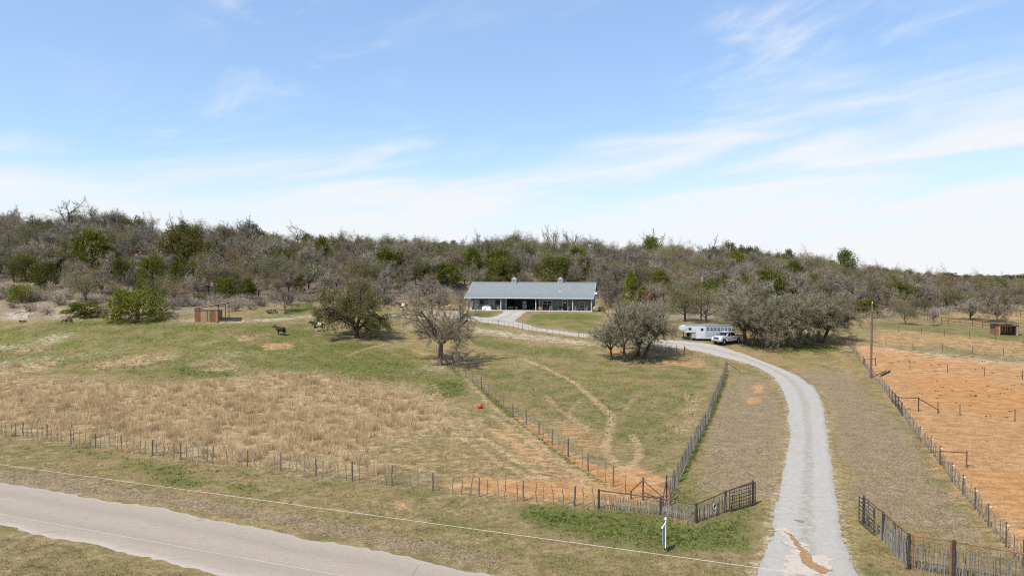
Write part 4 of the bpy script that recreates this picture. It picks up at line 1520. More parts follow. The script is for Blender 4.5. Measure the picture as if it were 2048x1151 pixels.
# ---- understorey: too tangled to count, one mass
UV, UT, UTI, off = [], [], [], 0
for i in range(1700):
    b = rgw.uniform(-0.85, 0.85)
    e0, e1 = wood_edge(b), wood_back(b)
    y = e0 - 2.5 + (e1 - e0) * rgw.random() ** 2.2
    x = b * y
    u_, v_ = barn_local(x, y)
    if -3 < u_ < 31 and -6 < v_ < 14:
        continue
    n = 150
    h = rgw.uniform(0.8, 2.0)
    B = rgw.normal(0, 0.55, (n, 3)) * np.array([h, h, 0.0]) + np.array([x, y, 0])
    B[:, 2] = float(hz(x, y)) + rgw.random(n) ** 1.3 * h * 0.7
    D = norm_rows(rgw.normal(0, 0.7, (n, 3)) + np.array([0, 0, 0.7]))
    V = spikes(B, D, h * rgw.uniform(0.3, 0.7, n), np.full(n, 0.05), rgw)
    UV.append(V)
    UTI.append(np.full(len(V), rgw.random()))
UV = np.concatenate(UV)
ud = link('undergrowth', np_mesh('undergrowth', UV, np.arange(len(UV)).reshape(-1, 3), None, [M_TWIG_GREY], attrs={'tint': np.concatenate(UTI)}))
ud['kind'] = 'stuff'

# ---- bushes one can pick out along the foot of the wood
for i, (px, py, s) in enumerate(((60, 622, 1.1), (95, 628, .9), (118, 610, 1.2), (140, 598, 1.0), (345, 618, 1.3), (365, 612, 1.2), (470, 622, 1.1), (500, 618, 1.2), (520, 612, 1.2), (545, 600, 1.3), (75, 600, 1.1),
                                 (650, 604, 1.3), (690, 604, 1.1), (830, 612, 1.2), (890, 612, 1.2), (1230, 612, 1.3), (1215, 604, 1.1), (1690, 620, 1.5), (1740, 612, 1.6), (1760, 606, 1.5),
                                 (1850, 604, 1.6), (1890, 602, 1.6), (25, 616, 1.0), (15, 590, 1.3), (1325, 622, 1.3), (1345, 628, 1.2), (925, 606, 1.2), (620, 600, 1.2))):
    sd = ('near the white rock at far left' if px < 200 else 'behind the wooden shed' if px < 420 else 'above the chestnut horse' if px < 640 else 'between live oak and barn' if px < 1000 else 'right of the barn' if px < 1400 else 'at the back of the right pasture')
    put_tree('bush', BUSH_G[i % 3], 'leafless grey bush at the foot of the slope, ' + sd, gnd(px, py), s, None, 'leafless bushes ' + sd, 'bush')
for i, (px, py, s, lab) in enumerate(((720, 610, 1.4, 'low olive bush behind the live oak'), (775, 608, 1.3, 'low olive bush behind the dark horse'), (400, 600, 1.4, 'low olive bush behind the wooden shed'),
                                      (1450, 640, 1.2, 'low olive bush behind the trailer tail'), (1725, 606, 1.6, 'olive bush behind the tall utility pole'), (240, 600, 1.6, 'olive bush above the sprawling juniper'),
                                      (1525, 693, 0.85, 'olive bush low under the roadside mesquites'))):
    put_tree('bush', BUSH_O[0], lab, gnd(px, py), s, None, 'olive bushes at the foot of the slope', 'bush')


def pear(seed):
    rg = np.random.default_rng(seed)
    mb = MB()
    for i in range(26):
        a, r = rg.random() * 6.28, rg.random() ** 0.5 * 0.9
        c = Vector((r * math.cos(a), r * math.sin(a), 0.15 + rg.random() * 0.55))
        d = Vector(rg.normal(0, 1, 3)) * 0.3 + Vector((0, 0, 1))
        M = d.to_track_quat('Z', 'Y').to_matrix().to_4x4() @ Matrix.Rotation(rg.random() * 6.28, 4, 'Z')
        T = Matrix.Translation(c) @ M
        ring = [T @ Vector((0.13 * math.cos(t), 0.025 * sgn, 0.17 * math.sin(t))) for sgn in (-1, 1) for t in np.linspace(0, 2 * math.pi, 8, endpoint=False)]
        f = [tuple(range(8)), tuple(range(15, 7, -1))] + [(j, (j + 1) % 8, 8 + (j + 1) % 8, 8 + j) for j in range(8)]
        mb.add(ring, f)
    return mb.mesh('prickly_pear', M_PAD)


pr_ = [pear(1), pear(2)]
for i, (px, py, s, lab) in enumerate(((133, 645, 0.9, 'wide dark prickly pear clump at the field edge right of the white rock'), (46, 645, 0.65, 'small dark prickly pear clump below the white rock'),
                                      (545, 627, 1.0, 'dark prickly pear clump left of the small bare tree'), (575, 628, 0.8, 'small prickly pear clump under the small bare tree'))):
    tag(link('prickly_pear', pr_[i % 2], None, gnd(px, py), i * 1.3, (s * 1.2, s * 1.2, s)), lab, 'cactus', 'prickly pears at the field edge')

# ---- rock ledge at the left
M_ROCK = mat('pale_limestone', (0.33, 0.285, 0.23), 0.9, vary=0.3, scale=2.2, bump=0.6, spec=0.1, rnd=0.15)


def rock(seed):
    rg = np.random.default_rng(seed)
    bm = bmesh.new()
    bmesh.ops.create_icosphere(bm, subdivisions=3, radius=1)
    ax = [unit(rg.normal(0, 1, 3)) for _ in range(9)]
    cut = [rg.uniform(0.55, 0.9) for _ in ax]
    for v in bm.verts:
        p = np.array(v.co)
        for a, c in zip(ax, cut):
            d = p @ a
            if d > c:
                p = p - a * (d - c) * 0.9
        p = p * (1 + 0.05 * math.sin(9 * p[0] + 7 * p[1] + 5 * p[2]))
        v.co = Vector(p * np.array([1, 0.8, 0.6]))
    me = bpy.data.meshes.new('boulder')
    bm.to_mesh(me)
    bm.free()
    me.materials.append(M_ROCK)
    return me


rk = [rock(s) for s in range(4)]
for i, (px, py, s) in enumerate(((22, 628, .8), (40, 624, .7), (52, 632, .9), (32, 636, .55), (104, 628, .6), (118, 624, .7), (130, 628, .5), (20, 560, .6), (150, 602, .5))):
    p = gnd(px, py)
    o = link('boulder', rk[i % 4], None, (p.x, p.y, p.z - 0.28 * s), i * 1.1, (s * 1.5, s, s * 1.1))
    tag(o, 'weathered pale limestone boulder of the ledge at the left field edge', 'boulder', 'limestone boulders of the ledge')
# ------------------------------------------------------------------ fences, gates, poles, wires
M_CEDAR = mat('weathered_cedar', (0.155, 0.135, 0.115), 0.9, vary=0.35, scale=10, stretch=(1, 1, 0.2), bump=0.4, rnd=0.3)
M_STICK = mat('grey_stick', (0.215, 0.195, 0.17), 0.9, vary=0.35, scale=10, stretch=(1, 1, 0.2), bump=0.3, rnd=0.35)
M_RUST = mat('rusty_pipe', (0.125, 0.065, 0.04), 0.75, vary=0.35, scale=6, rnd=0.2)
M_DARKPIPE = mat('dark_pipe', (0.05, 0.042, 0.038), 0.7, vary=0.35, scale=6)
M_BROWNPIPE = mat('brown_rusted_pipe', (0.22, 0.11, 0.055), 0.75, vary=0.3, scale=7)
M_TPOST = mat('steel_t_post', (0.085, 0.07, 0.055), 0.7, vary=0.3, scale=8)
M_WIRE = mat('galvanised_wire', (0.30, 0.28, 0.26), 0.5, metal=0.6, vary=0.1)
M_WHITE = mat('white_paint', (0.80, 0.80, 0.79), 0.5, vary=0.05)
M_INSUL = mat('white_insulator', (0.82, 0.80, 0.76), 0.5, vary=0.05)
M_POLE = mat('creosoted_pole', (0.155, 0.10, 0.062), 0.85, vary=0.4, scale=9, stretch=(1, 1, 0.12), bump=0.3)


def stake(seed, r0, r1, bend=0.03, n=6):
    """A unit-height split cedar stake, slightly crooked."""
    rg = np.random.default_rng(seed)
    pts = [Vector((0, 0, -0.12))]
    for i in range(1, 5):
        pts.append(Vector((rg.normal(0, bend), rg.normal(0, bend), i / 4 + (rg.uniform(-.02, .02) if i == 4 else 0))))
    rr = np.linspace(r0, r1, 5) * rg.uniform(0.85, 1.15, 5)
    return MB().path(pts, list(rr), n)


POSTS = [stake(s, 0.062, 0.05, 0.012, 7).mesh('fence_post', M_CEDAR) for s in range(4)]
STICKS = [stake(40 + s, 0.028, 0.021, 0.010, 5).mesh('stick', M_STICK) for s in range(5)]
STAYS = [stake(20 + s, 0.032, 0.024, 0.018, 5).mesh('fence_stay', M_STICK) for s in range(6)]


def tpost_mesh():
    mb = MB()
    mb.box((0, 0, 0.45), (0.05, 0.012, 1.1)).box((0, 0.02, 0.45), (0.012, 0.036, 1.1))
    for z in (0.3, 0.5, 0.7, 0.9):
        mb.box((0, -0.012, z), (0.03, 0.014, 0.03))
    return mb.mesh('t_post', M_TPOST)


TPOST = tpost_mesh()
ROUND = MB().lathe([(0.055, -0.15), (0.055, 0.97), (0.04, 1.0)], 8).mesh('pipe_post', M_RUST)


def along(P, step, jit=0.0, rg=None):
    """Points at even spacing on a polyline."""
    P = np.array([(p[0], p[1]) for p in P])
    s = np.concatenate([[0], np.cumsum(np.hypot(*np.diff(P, axis=0).T))])
    t = np.arange(0, s[-1], step)
    if jit:
        t = np.clip(t + rg.uniform(-jit, jit, len(t)), 0, s[-1])
    return [(float(np.interp(q, s, P[:, 0])), float(np.interp(q, s, P[:, 1]))) for q in t]


def strand(pts, h, r, parent, m=None, name='wire'):
    o = parent.location
    mb = MB()
    W = [V3(x, y, h) - o for x, y in pts]
    for a, b in zip(W[:-1], W[1:]):
        mb.tube(a, b, r, r, 3, False)
    return mb.obj(name, m or M_WIRE, parent)


def stick_fence(label, base_px, step, every, hp, hs, seed, group=None, wires=(0.35, 0.65, 0.95), lean=0.06, offs=0, name='cedar_stay_fence'):
    """Cedar posts with thin stays between them, held by wire."""
    rg = np.random.default_rng(seed)
    G = [gnd(*p) for p in base_px]
    P = along(G, step, step * 0.22, rg)
    f = thing(name, label, 'fence', (P[0][0], P[0][1], float(hz(*P[0]))), 0, group)
    for i, (x, y) in enumerate(P):
        main = (i + offs) % every == 0
        if not main and rg.random() < 0.05:
            continue
        me = POSTS[rg.integers(len(POSTS))] if main else STAYS[rg.integers(len(STAYS))]
        h = (hp if main else hs) * rg.uniform(0.9, 1.08)
        o = link('fence_post' if main else 'fence_stay', me, f, V3(x, y) - f.location)
        k_ = rg.uniform(0.85, 1.2)
        o.scale = (k_, k_, h)
        lz = lean * (0.3 if main else 1.0)
        a = rg.normal(0, lz)
        if not main and rg.random() < 0.06:
            a *= 3
        o.rotation_euler = (rg.normal(0, lz * 0.6), a, rg.random() * 6.28)
    for w in wires:
        strand(P[::3] + [P[-1]], hp * w, 0.0035, f)
    return f


stick_fence('long cedar stay fence along the public road, leaning grey stakes and wire',
            [(-60, 862), (4, 869), (42, 872), (116, 882), (156, 890), (221, 899), (262, 905), (320, 912), (375, 921), (469, 930), (532, 937), (596, 945), (650, 954), (721, 964), (777, 970),
             (852, 979), (907, 987), (1005, 997), (1048, 1001), (1110, 1008), (1190, 1015)], 0.66, 5, 1.42, 1.28, 1)
stick_fence('cedar stay fence running diagonally down the pasture past the lone bare tree',
            [(843, 683), (862, 700), (891, 718), (923, 747), (944, 764), (964, 777), (989, 799), (1016, 827), (1046, 844), (1082, 872), (1122, 902), (1169, 937), (1223, 971), (1242, 982), (1262, 994)],
            1.35, 3, 1.45, 1.3, 2)
stick_fence('dense cedar stay fence along the left side of the driveway',
            [(1340, 1000), (1354, 968), (1376, 920), (1399, 874), (1416, 842), (1426, 813), (1439, 780), (1448, 756), (1453, 743)], 0.42, 5, 1.5, 1.38, 3)
stick_fence('thin wire fence with slim posts along the upper driveway below the barn',
            [(1452, 741), (1425, 728), (1397, 715), (1369, 708), (1314, 695), (1250, 687), (1177, 681), (1154, 676), (1102, 672), (1049, 660), (998, 651), (950, 647)], 1.25, 5, 1.2, 1.15, 4, lean=0.03)
rf = stick_fence('long cedar stay fence with steel posts between driveway and bare tan pasture',
                 [(1688, 684), (1707, 700), (1714, 715), (1727, 729), (1742, 752), (1758, 767), (1766, 775), (1779, 795), (1797, 820), (1810, 838), (1820, 853), (1841, 882), (1880, 926), (1904, 963),
                  (1926, 989), (1950, 1018), (1977, 1053), (2012, 1094), (2047, 1138), (2080, 1180)], 0.62, 1000, 1.2, 1.2, 5, offs=1)
for px, py in ((1714, 714), (1727, 729), (1758, 766), (1779, 795), (1797, 820), (1810, 838), (1820, 853), (1841, 882), (1862, 906), (1880, 926), (1904, 963), (1926, 989), (1950, 1018), (1977, 1053), (2012, 1094), (2047, 1133)):
    p = gnd(px, py)
    o = link('fence_post', TPOST, rf, p - rf.location)
    o.scale = (1.3, 1.3, 1.42)
    link('insulator', MB().box((0.09, 0, 1.22), (0.17, 0.035, 0.045)).mesh('insulator', M_INSUL), rf, p - rf.location)


def t_row(label, bases, n_wire=3, h=1.25, group='steel post wire fences across the right pasture'):
    P = [gnd(*b) for b in bases]
    f = thing('wire_fence', label, 'fence', P[0], 0, group)
    for p in P:
        o = link('t_post', TPOST, f, p - f.location, 0.3)
        o.scale = (1.5, 1.5, h)
    for i in range(n_wire):
        strand([(p.x, p.y) for p in P], h * (0.4 + 0.27 * i), 0.004, f)
    return f


t_row('farthest steel post fence across the right pasture, passing in front of the shed', [(1700, 644), (1750, 659), (1797, 664), (1843, 667), (1889, 672), (1939, 676), (1991, 680), (2046, 687), (2110, 694)])
t_row('second steel post fence across the right pasture, just below the shed', [(1712, 683), (1772, 690), (1826, 699), (1885, 702), (1945, 707), (2007, 711), (2080, 718)])
t_row('third steel post fence across the right pasture beside the tall utility pole', [(1751, 731), (1820, 738), (1895, 745), (1969, 751), (2045, 759), (2110, 764)])
t_row('nearest steel post fence across the orange arena, running from the pipe brace', [(1876, 826), (1920, 831), (2030, 842), (2140, 852)])


def pipe_frame(name, label, cat, posts, rails, m=None, group=None, r=0.055):
    """posts: [(px, py, height)], rails: [(i, hi, j, hj)] between posts at heights."""
    P = [gnd(a, b) for a, b, _ in posts]
    f = thing(name, label, cat, P[0], 0, group)
    for p, (_, _, h) in zip(P, posts):
        MB().lathe([(r, -0.15), (r, h - 0.03), (r * 0.6, h)], 8).obj('post', m or M_RUST, f, loc=p - f.location)
    for i, hi, j, hj in rails:
        MB().tube(P[i] - f.location + Vector((0, 0, hi)), P[j] - f.location + Vector((0, 0, hj)), r * 0.75, None, 7).obj('rail', m or M_RUST, f)
    return f


pipe_frame('pipe_brace', 'dark pipe brace with a long slanting arm at the edge of the orange arena', 'brace', [(1797, 820, 1.5), (1837, 822, 1.55), (1876, 826, 0.5)], [(0, 1.4, 1, 1.45), (1, 1.4, 2, 0.4)], M_DARKPIPE, r=0.06)
pipe_frame('pipe_gate', 'narrow dark pipe stile set in the right fence beside the slanting brace', 'gate', [(1784, 805, 1.5), (1791, 812, 1.5), (1804, 832, 1.5)],
           [(0, 1.3, 1, 1.3), (1, 1.3, 2, 1.35), (1, 0.4, 2, 0.45), (1, 0.75, 2, 0.8), (0, 0.5, 1, 0.5)], M_DARKPIPE, r=0.05)
pipe_frame('pipe_brace', 'small rusty H brace on the right fence below the arena', 'brace', [(1880, 929, 1.2), (1933, 934, 1.35)], [(0, 1.1, 1, 1.15)], M_RUST)
pipe_frame('pipe_brace', 'small dark H brace right beside the tall utility pole', 'brace', [(1729, 731, 1.1), (1751, 731, 1.3)], [(0, 1.0, 1, 1.05)], M_DARKPIPE)
pipe_frame('pipe_brace', 'small brace at the upper end of the right fence by the mesquites', 'brace', [(1696, 683, 1.1), (1712, 683, 1.3)], [(0, 1.05, 1, 1.05)], M_TPOST)
pipe_frame('pipe_brace', 'rusty corner brace slanting to the right at the driveway fence corner', 'brace', [(1454, 743, 1.55), (1479, 745, 0.35)], [(0, 1.3, 1, 0.25)], M_RUST)
pipe_frame('pipe_brace', 'rusty brace slanting to the right on the fence below the horse trailer', 'brace', [(1369, 708, 1.35), (1386, 710, 0.3)], [(0, 1.15, 1, 0.2)], M_RUST)
pipe_frame('pipe_brace', 'peaked rusty pipe brace standing behind the left entrance wing', 'brace', [(1262, 997, 0.6), (1286, 1000, 1.55), (1333, 1006, 1.9), (1326, 1012, 0.7), (1341, 1010, 0.9)],
           [(0, 0.55, 1, 1.35), (1, 1.35, 3, 0.6), (2, 1.6, 3, 0.5), (2, 1.45, 4, 0.8), (1, 0.55, 2, 0.2)], M_RUST)
c = pipe_frame('pipe_corral', 'rusty pipe corral rails running left of the right shed', 'fence',
               [(1848, 641, 1.6), (1855, 640, 1.6), (1883, 648, 1.6), (1897, 648, 1.5), (1920, 650, 1.4), (1945, 652, 1.4), (1965, 655, 1.4), (1990, 657, 1.4)],
               [(0, 1.4, 1, 1.4), (1, 1.4, 2, 1.4), (2, 1.4, 3, 1.4), (3, 1.3, 4, 1.3), (4, 1.3, 5, 1.3), (5, 1.3, 6, 1.3), (6, 1.3, 7, 1.3), (2, 0.7, 3, 0.7), (3, 0.65, 4, 0.65), (4, 0.65, 5, 0.65), (5, 0.65, 6, 0.65), (6, 0.65, 7, 0.65)], M_RUST, r=0.06)
pipe_frame('pipe_corral', 'pale pipe corral rails behind the tail of the pickup and mesquite trunks', 'fence',
           [(1465, 681, 1.6), (1487, 682, 1.6), (1515, 682, 1.6), (1545, 682, 1.6), (1575, 682, 1.6), (1610, 682, 1.6)],
           [(i, h, i + 1, h) for i in range(5) for h in (0.5, 1.0, 1.5)], M_TPOST, r=0.05)
pipe_frame('pipe_corral', 'rusty panel pen behind the dark horse left of the barn', 'fence',
           [(775, 612, 1.6), (790, 612, 1.6), (806, 611, 1.6), (822, 610, 1.6)], [(i, h, i + 1, h) for i in range(3) for h in (0.4, 0.8, 1.2, 1.55)], M_RUST, r=0.05)
pipe_frame('pipe_corral', 'far pipe rails at the right edge of the frame beyond the shed', 'fence', [(2032, 632, 1.6), (2041, 633, 1.6), (2052, 633, 1.6)], [(0, 1.4, 1, 1.4), (1, 1.4, 2, 1.4), (0, .7, 1, .7), (1, .7, 2, .7)], M_RUST, r=0.06)


# ---- entrance wings: pipe frame filled with upright sticks
def wing(label, posts, spans, seed, mats, group='entrance wings of pipe and sticks'):
    """posts: [(px, py, h, r, material index)]; spans: [(i, j, sticks, stick height, rail?)]"""
    rg = np.random.default_rng(seed)
    P = [gnd(a, b) for a, b, *_ in posts]
    f = thing('stick_fence', label, 'fence', P[0], 0, group)
    for p, (_, _, h, r, mi) in zip(P, posts):
        MB().lathe([(r, -0.15), (r, h - 0.04), (r * 0.85, h - 0.02), (r * 0.5, h)], 10).obj('post', mats[mi], f, loc=p - f.location)
    for i, j, n, hh, rail in spans:
        a, b = P[i] - f.location, P[j] - f.location
        ha, hb = posts[i][2] - 0.09, posts[j][2] - 0.09
        if rail is not None:
            MB().tube(a + Vector((0, 0, ha)), b + Vector((0, 0, hb)), 0.042, None, 8).obj('top_rail', mats[rail], f)
        for w in (0.3, 0.62, 0.9):
            MB().tube(a + Vector((0, 0, ha * w)), b + Vector((0, 0, hb * w)), 0.006, None, 4).obj('wire', M_WIRE, f)
        for q in range(n):
            t = (q + 0.5 + rg.uniform(-.4, .4)) / n
            c_ = a + (b - a) * t
            x, y = c_.x + f.location.x, c_.y + f.location.y
            o = link('stick', STICKS[rg.integers(len(STICKS))], f, V3(x, y) - f.location)
            h = hh * (ha + (hb - ha) * t) * rg.uniform(0.82, 1.04)
            s_ = rg.uniform(0.75, 1.25)
            o.scale = (s_, s_, h)
            o.rotation_euler = (rg.normal(0, .05), rg.normal(0, .08), rg.random() * 6.28)
    return f, P


wl, WLP = wing('left entrance wing of dark pipe posts and upright grey sticks', [(1197.5, 1016, 1.27, 0.075, 0), (1321, 1029, 1.14, 0.075, 0), (1392, 1045, 1.22, 0.085, 0), (1451, 1024, 1.42, 0.075, 0), (1506, 1010, 1.66, 0.075, 0)],
               [(0, 1, 38, 0.82, 1), (1, 2, 22, 0.86, 1), (2, 3, 24, 0.93, 1), (3, 4, 3, 0.9, 1)], 3, [M_DARKPIPE, M_RUST, M_BROWNPIPE])
wr, WRP = wing('right entrance wing of pipe posts, close set grey sticks and wire mesh', [(1727, 1046, 1.70, 0.07, 0), (1766, 1080, 1.66, 0.07, 0), (1817, 1137, 1.85, 0.085, 0), (1825, 1137, 1.80, 0.055, 2), (1902, 1151, 1.86, 0.055, 2), (1908, 1154, 1.88, 0.08, 0), (2070, 1182, 1.80, 0.08, 0)],
               [(0, 1, 5, 0.95, 1), (1, 2, 34, 0.97, 1), (3, 4, 16, 0.84, 2), (5, 6, 32, 0.90, 2)], 4, [M_DARKPIPE, M_RUST, M_BROWNPIPE])
# welded wire mesh on the right wing
for i, j, n in ((3, 4, 14), (5, 6, 26)):
    a, b = WRP[i] - wr.location, WRP[j] - wr.location
    mb = MB()
    for q in range(7):
        z = 0.18 + q * 0.22
        mb.tube(a + Vector((0, 0, z)), b + Vector((0, 0, z)), 0.006, None, 3, False)
    for q in range(1, n):
        c_ = a + (b - a) * (q / n)
        mb.tube(c_ + Vector((0, 0, 0.08)), c_ + Vector((0, 0, 1.65)), 0.005, None, 3, False)
    o = mb.obj('wire_mesh', M_TPOST, wr)
    o['kind'] = 'stuff'


def bar_gate(label, pa, pb, h0, h1, nv, nh, m, name='iron_gate', crown=True, off=(0.0, -0.12)):
    """An open gate folded back flat against its wing."""
    a, b = pa + Vector((off[0], off[1], 0)), pb + Vector((off[0], off[1], 0))
    g = thing(name, label, 'gate', a, 0, 'open gates at the entrance')
    d = b - a
    e0, e1 = Vector((0, 0, h0)), Vector((0, 0, h1))
    mb = MB()
    for p, q in ((e0, e1), (d + e0, d + e1), (e0, d + e0), (e1, d + e1)):
        mb.tube(p, q, 0.032, None, 8)
    mb.obj('frame', m, g)
    for i in range(1, nv):
        t = i / nv
        top = h1 + (0.05 if i % 2 else -0.02) * crown
        MB().tube(d * t + e0, d * t + Vector((0, 0, top)), 0.016, None, 5).obj('upright_bar', m, g)
    for i in range(1, nh):
        z = Vector((0, 0, h0 + (h1 - h0) * i / nh))
        MB().tube(z, d + z, 0.024, None, 6).obj('crossbar', m, g)
    return g


GA, GB = gnd(1458, 1023), gnd(1509, 1008)
bar_gate('open black gate of close upright and cross bars folded against the left entrance wing', GA, GB, 0.12, 1.46, 11, 6, M_DARKPIPE)
GA, GB = gnd(1721, 1044), gnd(1751, 1070)
bar_gate('open black gate of horizontal bars folded against the right entrance wing', GA, GB, 0.15, 1.62, 3, 6, M_DARKPIPE, crown=False, off=(-0.15, -0.1))

# small dark shield hung on the left wing
M_NAVY = mat('navy_enamel', (0.03, 0.04, 0.075), 0.4, vary=0.2)
p = gnd(1427, 1033)
q = (WLP[3] - WLP[2]).normalized()
sg = thing('shield_sign', 'small dark round emblem with a pale rim hung on the sticks of the left wing', 'sign', p + Vector((0.02, -0.11, 0.72)), math.atan2(q.y, q.x))
MB().lathe([(0.15, -0.012), (0.15, 0.012)], 20, axis='Y').obj('plate', M_NAVY, sg)
mb = MB()
for i in range(20):
    t0, t1 = i * math.pi / 10, (i + 1) * math.pi / 10
    if 1.0 < (t0 % 6.28) < 6.0:
        mb.tube((0.155 * math.cos(t0), -0.012, 0.155 * math.sin(t0)), (0.155 * math.cos(t1), -0.012, 0.155 * math.sin(t1)), 0.016, None, 5)
mb.obj('rim', M_WHITE, sg)

# ---- white sign post with an arm and a hanging panel seen edge-on
M_PANEL = mat('blue_grey_sign_panel', (0.30, 0.37, 0.43), 0.4, vary=0.15)
p = gnd(1331, 1098)
s = thing('sign_post', 'white sign post with edge-on blue grey panel in the green weeds by the entrance', 'sign', p)
MB().lathe([(0.038, -0.15), (0.038, 1.66)], 4).obj('post', M_WHITE, s, rz=0.5)
MB().lathe([(0.075, 1.66), (0.075, 1.70), (0.045, 1.71), (0.05, 1.76), (0.0, 1.80)], 8).obj('cap', M_WHITE, s)
arm = Vector((-0.36, -0.80, 0))
MB().tube((0, 0, 1.50), arm + Vector((0, 0, 1.50)), 0.03, None, 6).obj('arm', M_WHITE, s)
MB().lathe([(0.045, -0.03), (0.045, 0.04), (0.02, 0.06)], 8).obj('arm_cap', M_WHITE, s, loc=arm + Vector((0, 0, 1.50)))
M4 = Matrix.Rotation(math.atan2(arm.y, arm.x), 4, 'Z')
MB().box(tuple(arm * 0.52 + Vector((0, 0, 1.06))), (0.62, 0.025, 0.74), M=M4).obj('panel', M_PANEL, s)
MB().box(tuple(arm * 0.52 + Vector((0, 0, 0.60))), (0.62, 0.025, 0.14), M=M4).obj('rider_panel', M_PANEL, s)
for t in (0.25, 0.78):
    MB().tube(arm * t + Vector((0, 0, 1.40)), arm * t + Vector((0, 0, 1.5)), 0.008, None, 4).obj('hook', M_DARKPIPE, s)
MB().box((0.0, 0, 0.04), (0.17, 0.17, 0.1)).obj('foot_bracket', M_DARKPIPE, s)

# ---- utility poles
def pole(label, px, py, top_y, r, kind, base_y=None):
    p = gnd(px, py)
    h = (py - top_y) * p.y / F
    u = thing('utility_pole', label, 'utility pole', p, 0, 'wooden utility poles')
    MB().lathe([(r, -0.3), (r * 0.95, 0.5), (r * 0.72, h - 0.03), (r * 0.55, h)], 10).obj('pole', M_POLE, u, smooth=False)
    if kind == 'plain':
        MB().lathe([(0.03, h), (0.055, h + 0.05), (0.04, h + 0.16), (0.06, h + 0.2), (0.02, h + 0.26)], 8).obj('insulator', M_INSUL, u)
        MB().box((0, -r * 0.75, h - 0.9), (0.08, 0.1, 0.3)).obj('bracket', M_WIRE, u)
        MB().tube((r * 0.95, -0.05, 0.1), (r * 0.75, -0.05, h - 1), 0.018, None, 5).obj('ground_wire', M_WIRE, u)
    if kind == 'can':
        MB().lathe([(0.20, h - 1.5), (0.23, h - 1.45), (0.23, h - 0.75), (0.18, h - 0.66), (0.06, h - 0.6), (0.06, h - 0.35)], 12, c=(0.05, -0.45, 0)).obj('transformer', M_WIRE, u)
        MB().box((0.02, -0.2, h - 1.1), (0.1, 0.34, 0.5)).obj('bracket', M_DARKPIPE, u)
        MB().box((0, 0, h - 0.3), (1.6, 0.12, 0.12)).obj('crossarm', M_POLE, u)
    if kind == 'arm':
        MB().tube((0, 0, h - 0.6), (-0.9, -0.5, h - 0.2), 0.05, None, 6).obj('lamp_arm', M_INSUL, u)
        MB().lathe([(0.05, 0.1), (0.16, 0.0), (0.12, -0.1)], 10, c=(-1.0, -0.55, h - 0.2)).obj('lamp_head', M_INSUL, u)
    return u


pole('tall leaning brown utility pole beside the right fence', 1741.5, 755, 606, 0.155, 'plain').rotation_euler = (0, R(0.5), 0)
pole('utility pole with a white transformer can among trees above the horse trailer', 1402, 641, 548, 0.16, 'can')
pole('short pole with a white lamp arm above the roadside mesquites', 1678, 620, 566, 0.14, 'arm')

# ---- overhead wires crossing the foreground
M_CABLE = mat('sunlit_cable', (0.50, 0.46, 0.39), 0.5, vary=0.05)


def cable(label, a, b, h, r):
    """Two sighted points at height h above the road level; the wire runs on past both."""
    pts = []
    for px, py in (a, b):
        d = ray(px, py)
        t = (h - CAM_H) / d[2]
        pts.append(Vector(d * t) + Vector((0, 0, CAM_H)))
    d = pts[1] - pts[0]
    L = d.length
    d.normalize()
    a0, b0 = pts[0] - d * 30, pts[1] + d * 30
    mb = MB()
    n = 40
    P = [a0 + (b0 - a0) * (i / n) for i in range(n + 1)]
    for i in range(n):
        mb.tube(P[i], P[i + 1], r, None, 6, False)
    o = mb.obj('overhead_cable', M_CABLE)
    tag(o, label, 'cable', 'overhead cables along the road')


cable('pale overhead cable crossing above the verge between road and fence', (0, 928), (1500, 1132), 7.0, 0.0068)
cable('fainter overhead cable crossing above the road surface', (0, 1027), (690, 1151), 7.0, 0.0046)
# ------------------------------------------------------------------ the long metal barn house
M_ROOF = mat('grey_green_metal_roof', (0.195, 0.214, 0.208), 0.6, metal=0.0, vary=0.07, scale=1.2, spec=0.4)
M_TRIM = mat('pale_trim', (0.50, 0.51, 0.50), 0.55, vary=0.06)
M_SLATE = mat('slate_metal_siding', (0.165, 0.175, 0.185), 0.55, vary=0.08, scale=2)
M_SLATE_W = mat('brown_grey_board_siding', (0.185, 0.165, 0.15), 0.7, vary=0.12, scale=3)
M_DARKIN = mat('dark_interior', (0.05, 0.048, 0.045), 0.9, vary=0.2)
M_CONC = mat('concrete_slab', (0.50, 0.47, 0.42), 0.9, vary=0.12, scale=2)
M_GLASS = mat('dark_window_glass', (0.015, 0.02, 0.026), 0.06, vary=0.1, spec=0.5)
M_DOORB = mat('dark_brown_door', (0.06, 0.042, 0.035), 0.6, vary=0.1)
M_TEAL = mat('teal_paint', (0.05, 0.42, 0.45), 0.5, vary=0.15)
M_TEALD = mat('teal_barrel', (0.07, 0.24, 0.25), 0.5, vary=0.2)
M_TERRA = mat('terracotta', (0.42, 0.17, 0.08), 0.8, vary=0.2)
M_HAY = mat('hay', (0.40, 0.30, 0.15), 0.95, vary=0.4, scale=14, stretch=(1, 1, 3), bump=0.7)
M_TARP = mat('white_tarp', (0.78, 0.79, 0.80), 0.5, vary=0.05, scale=3, bump=0.3)
M_BLACK = mat('black_plastic', (0.02, 0.02, 0.02), 0.5, vary=0.2)
M_GALV = mat('galvanised_sheet', (0.36, 0.385, 0.40), 0.4, metal=0.5, vary=0.08)
M_WOODCH = mat('bleached_wood_chair', (0.45, 0.38, 0.30), 0.8, vary=0.2, scale=8)
M_MAROON = mat('maroon_steel', (0.10, 0.025, 0.02), 0.6, vary=0.2)
M_LEAFP = mat('potted_plant_leaf', (0.06, 0.11, 0.03), 0.8, vary=0.4)

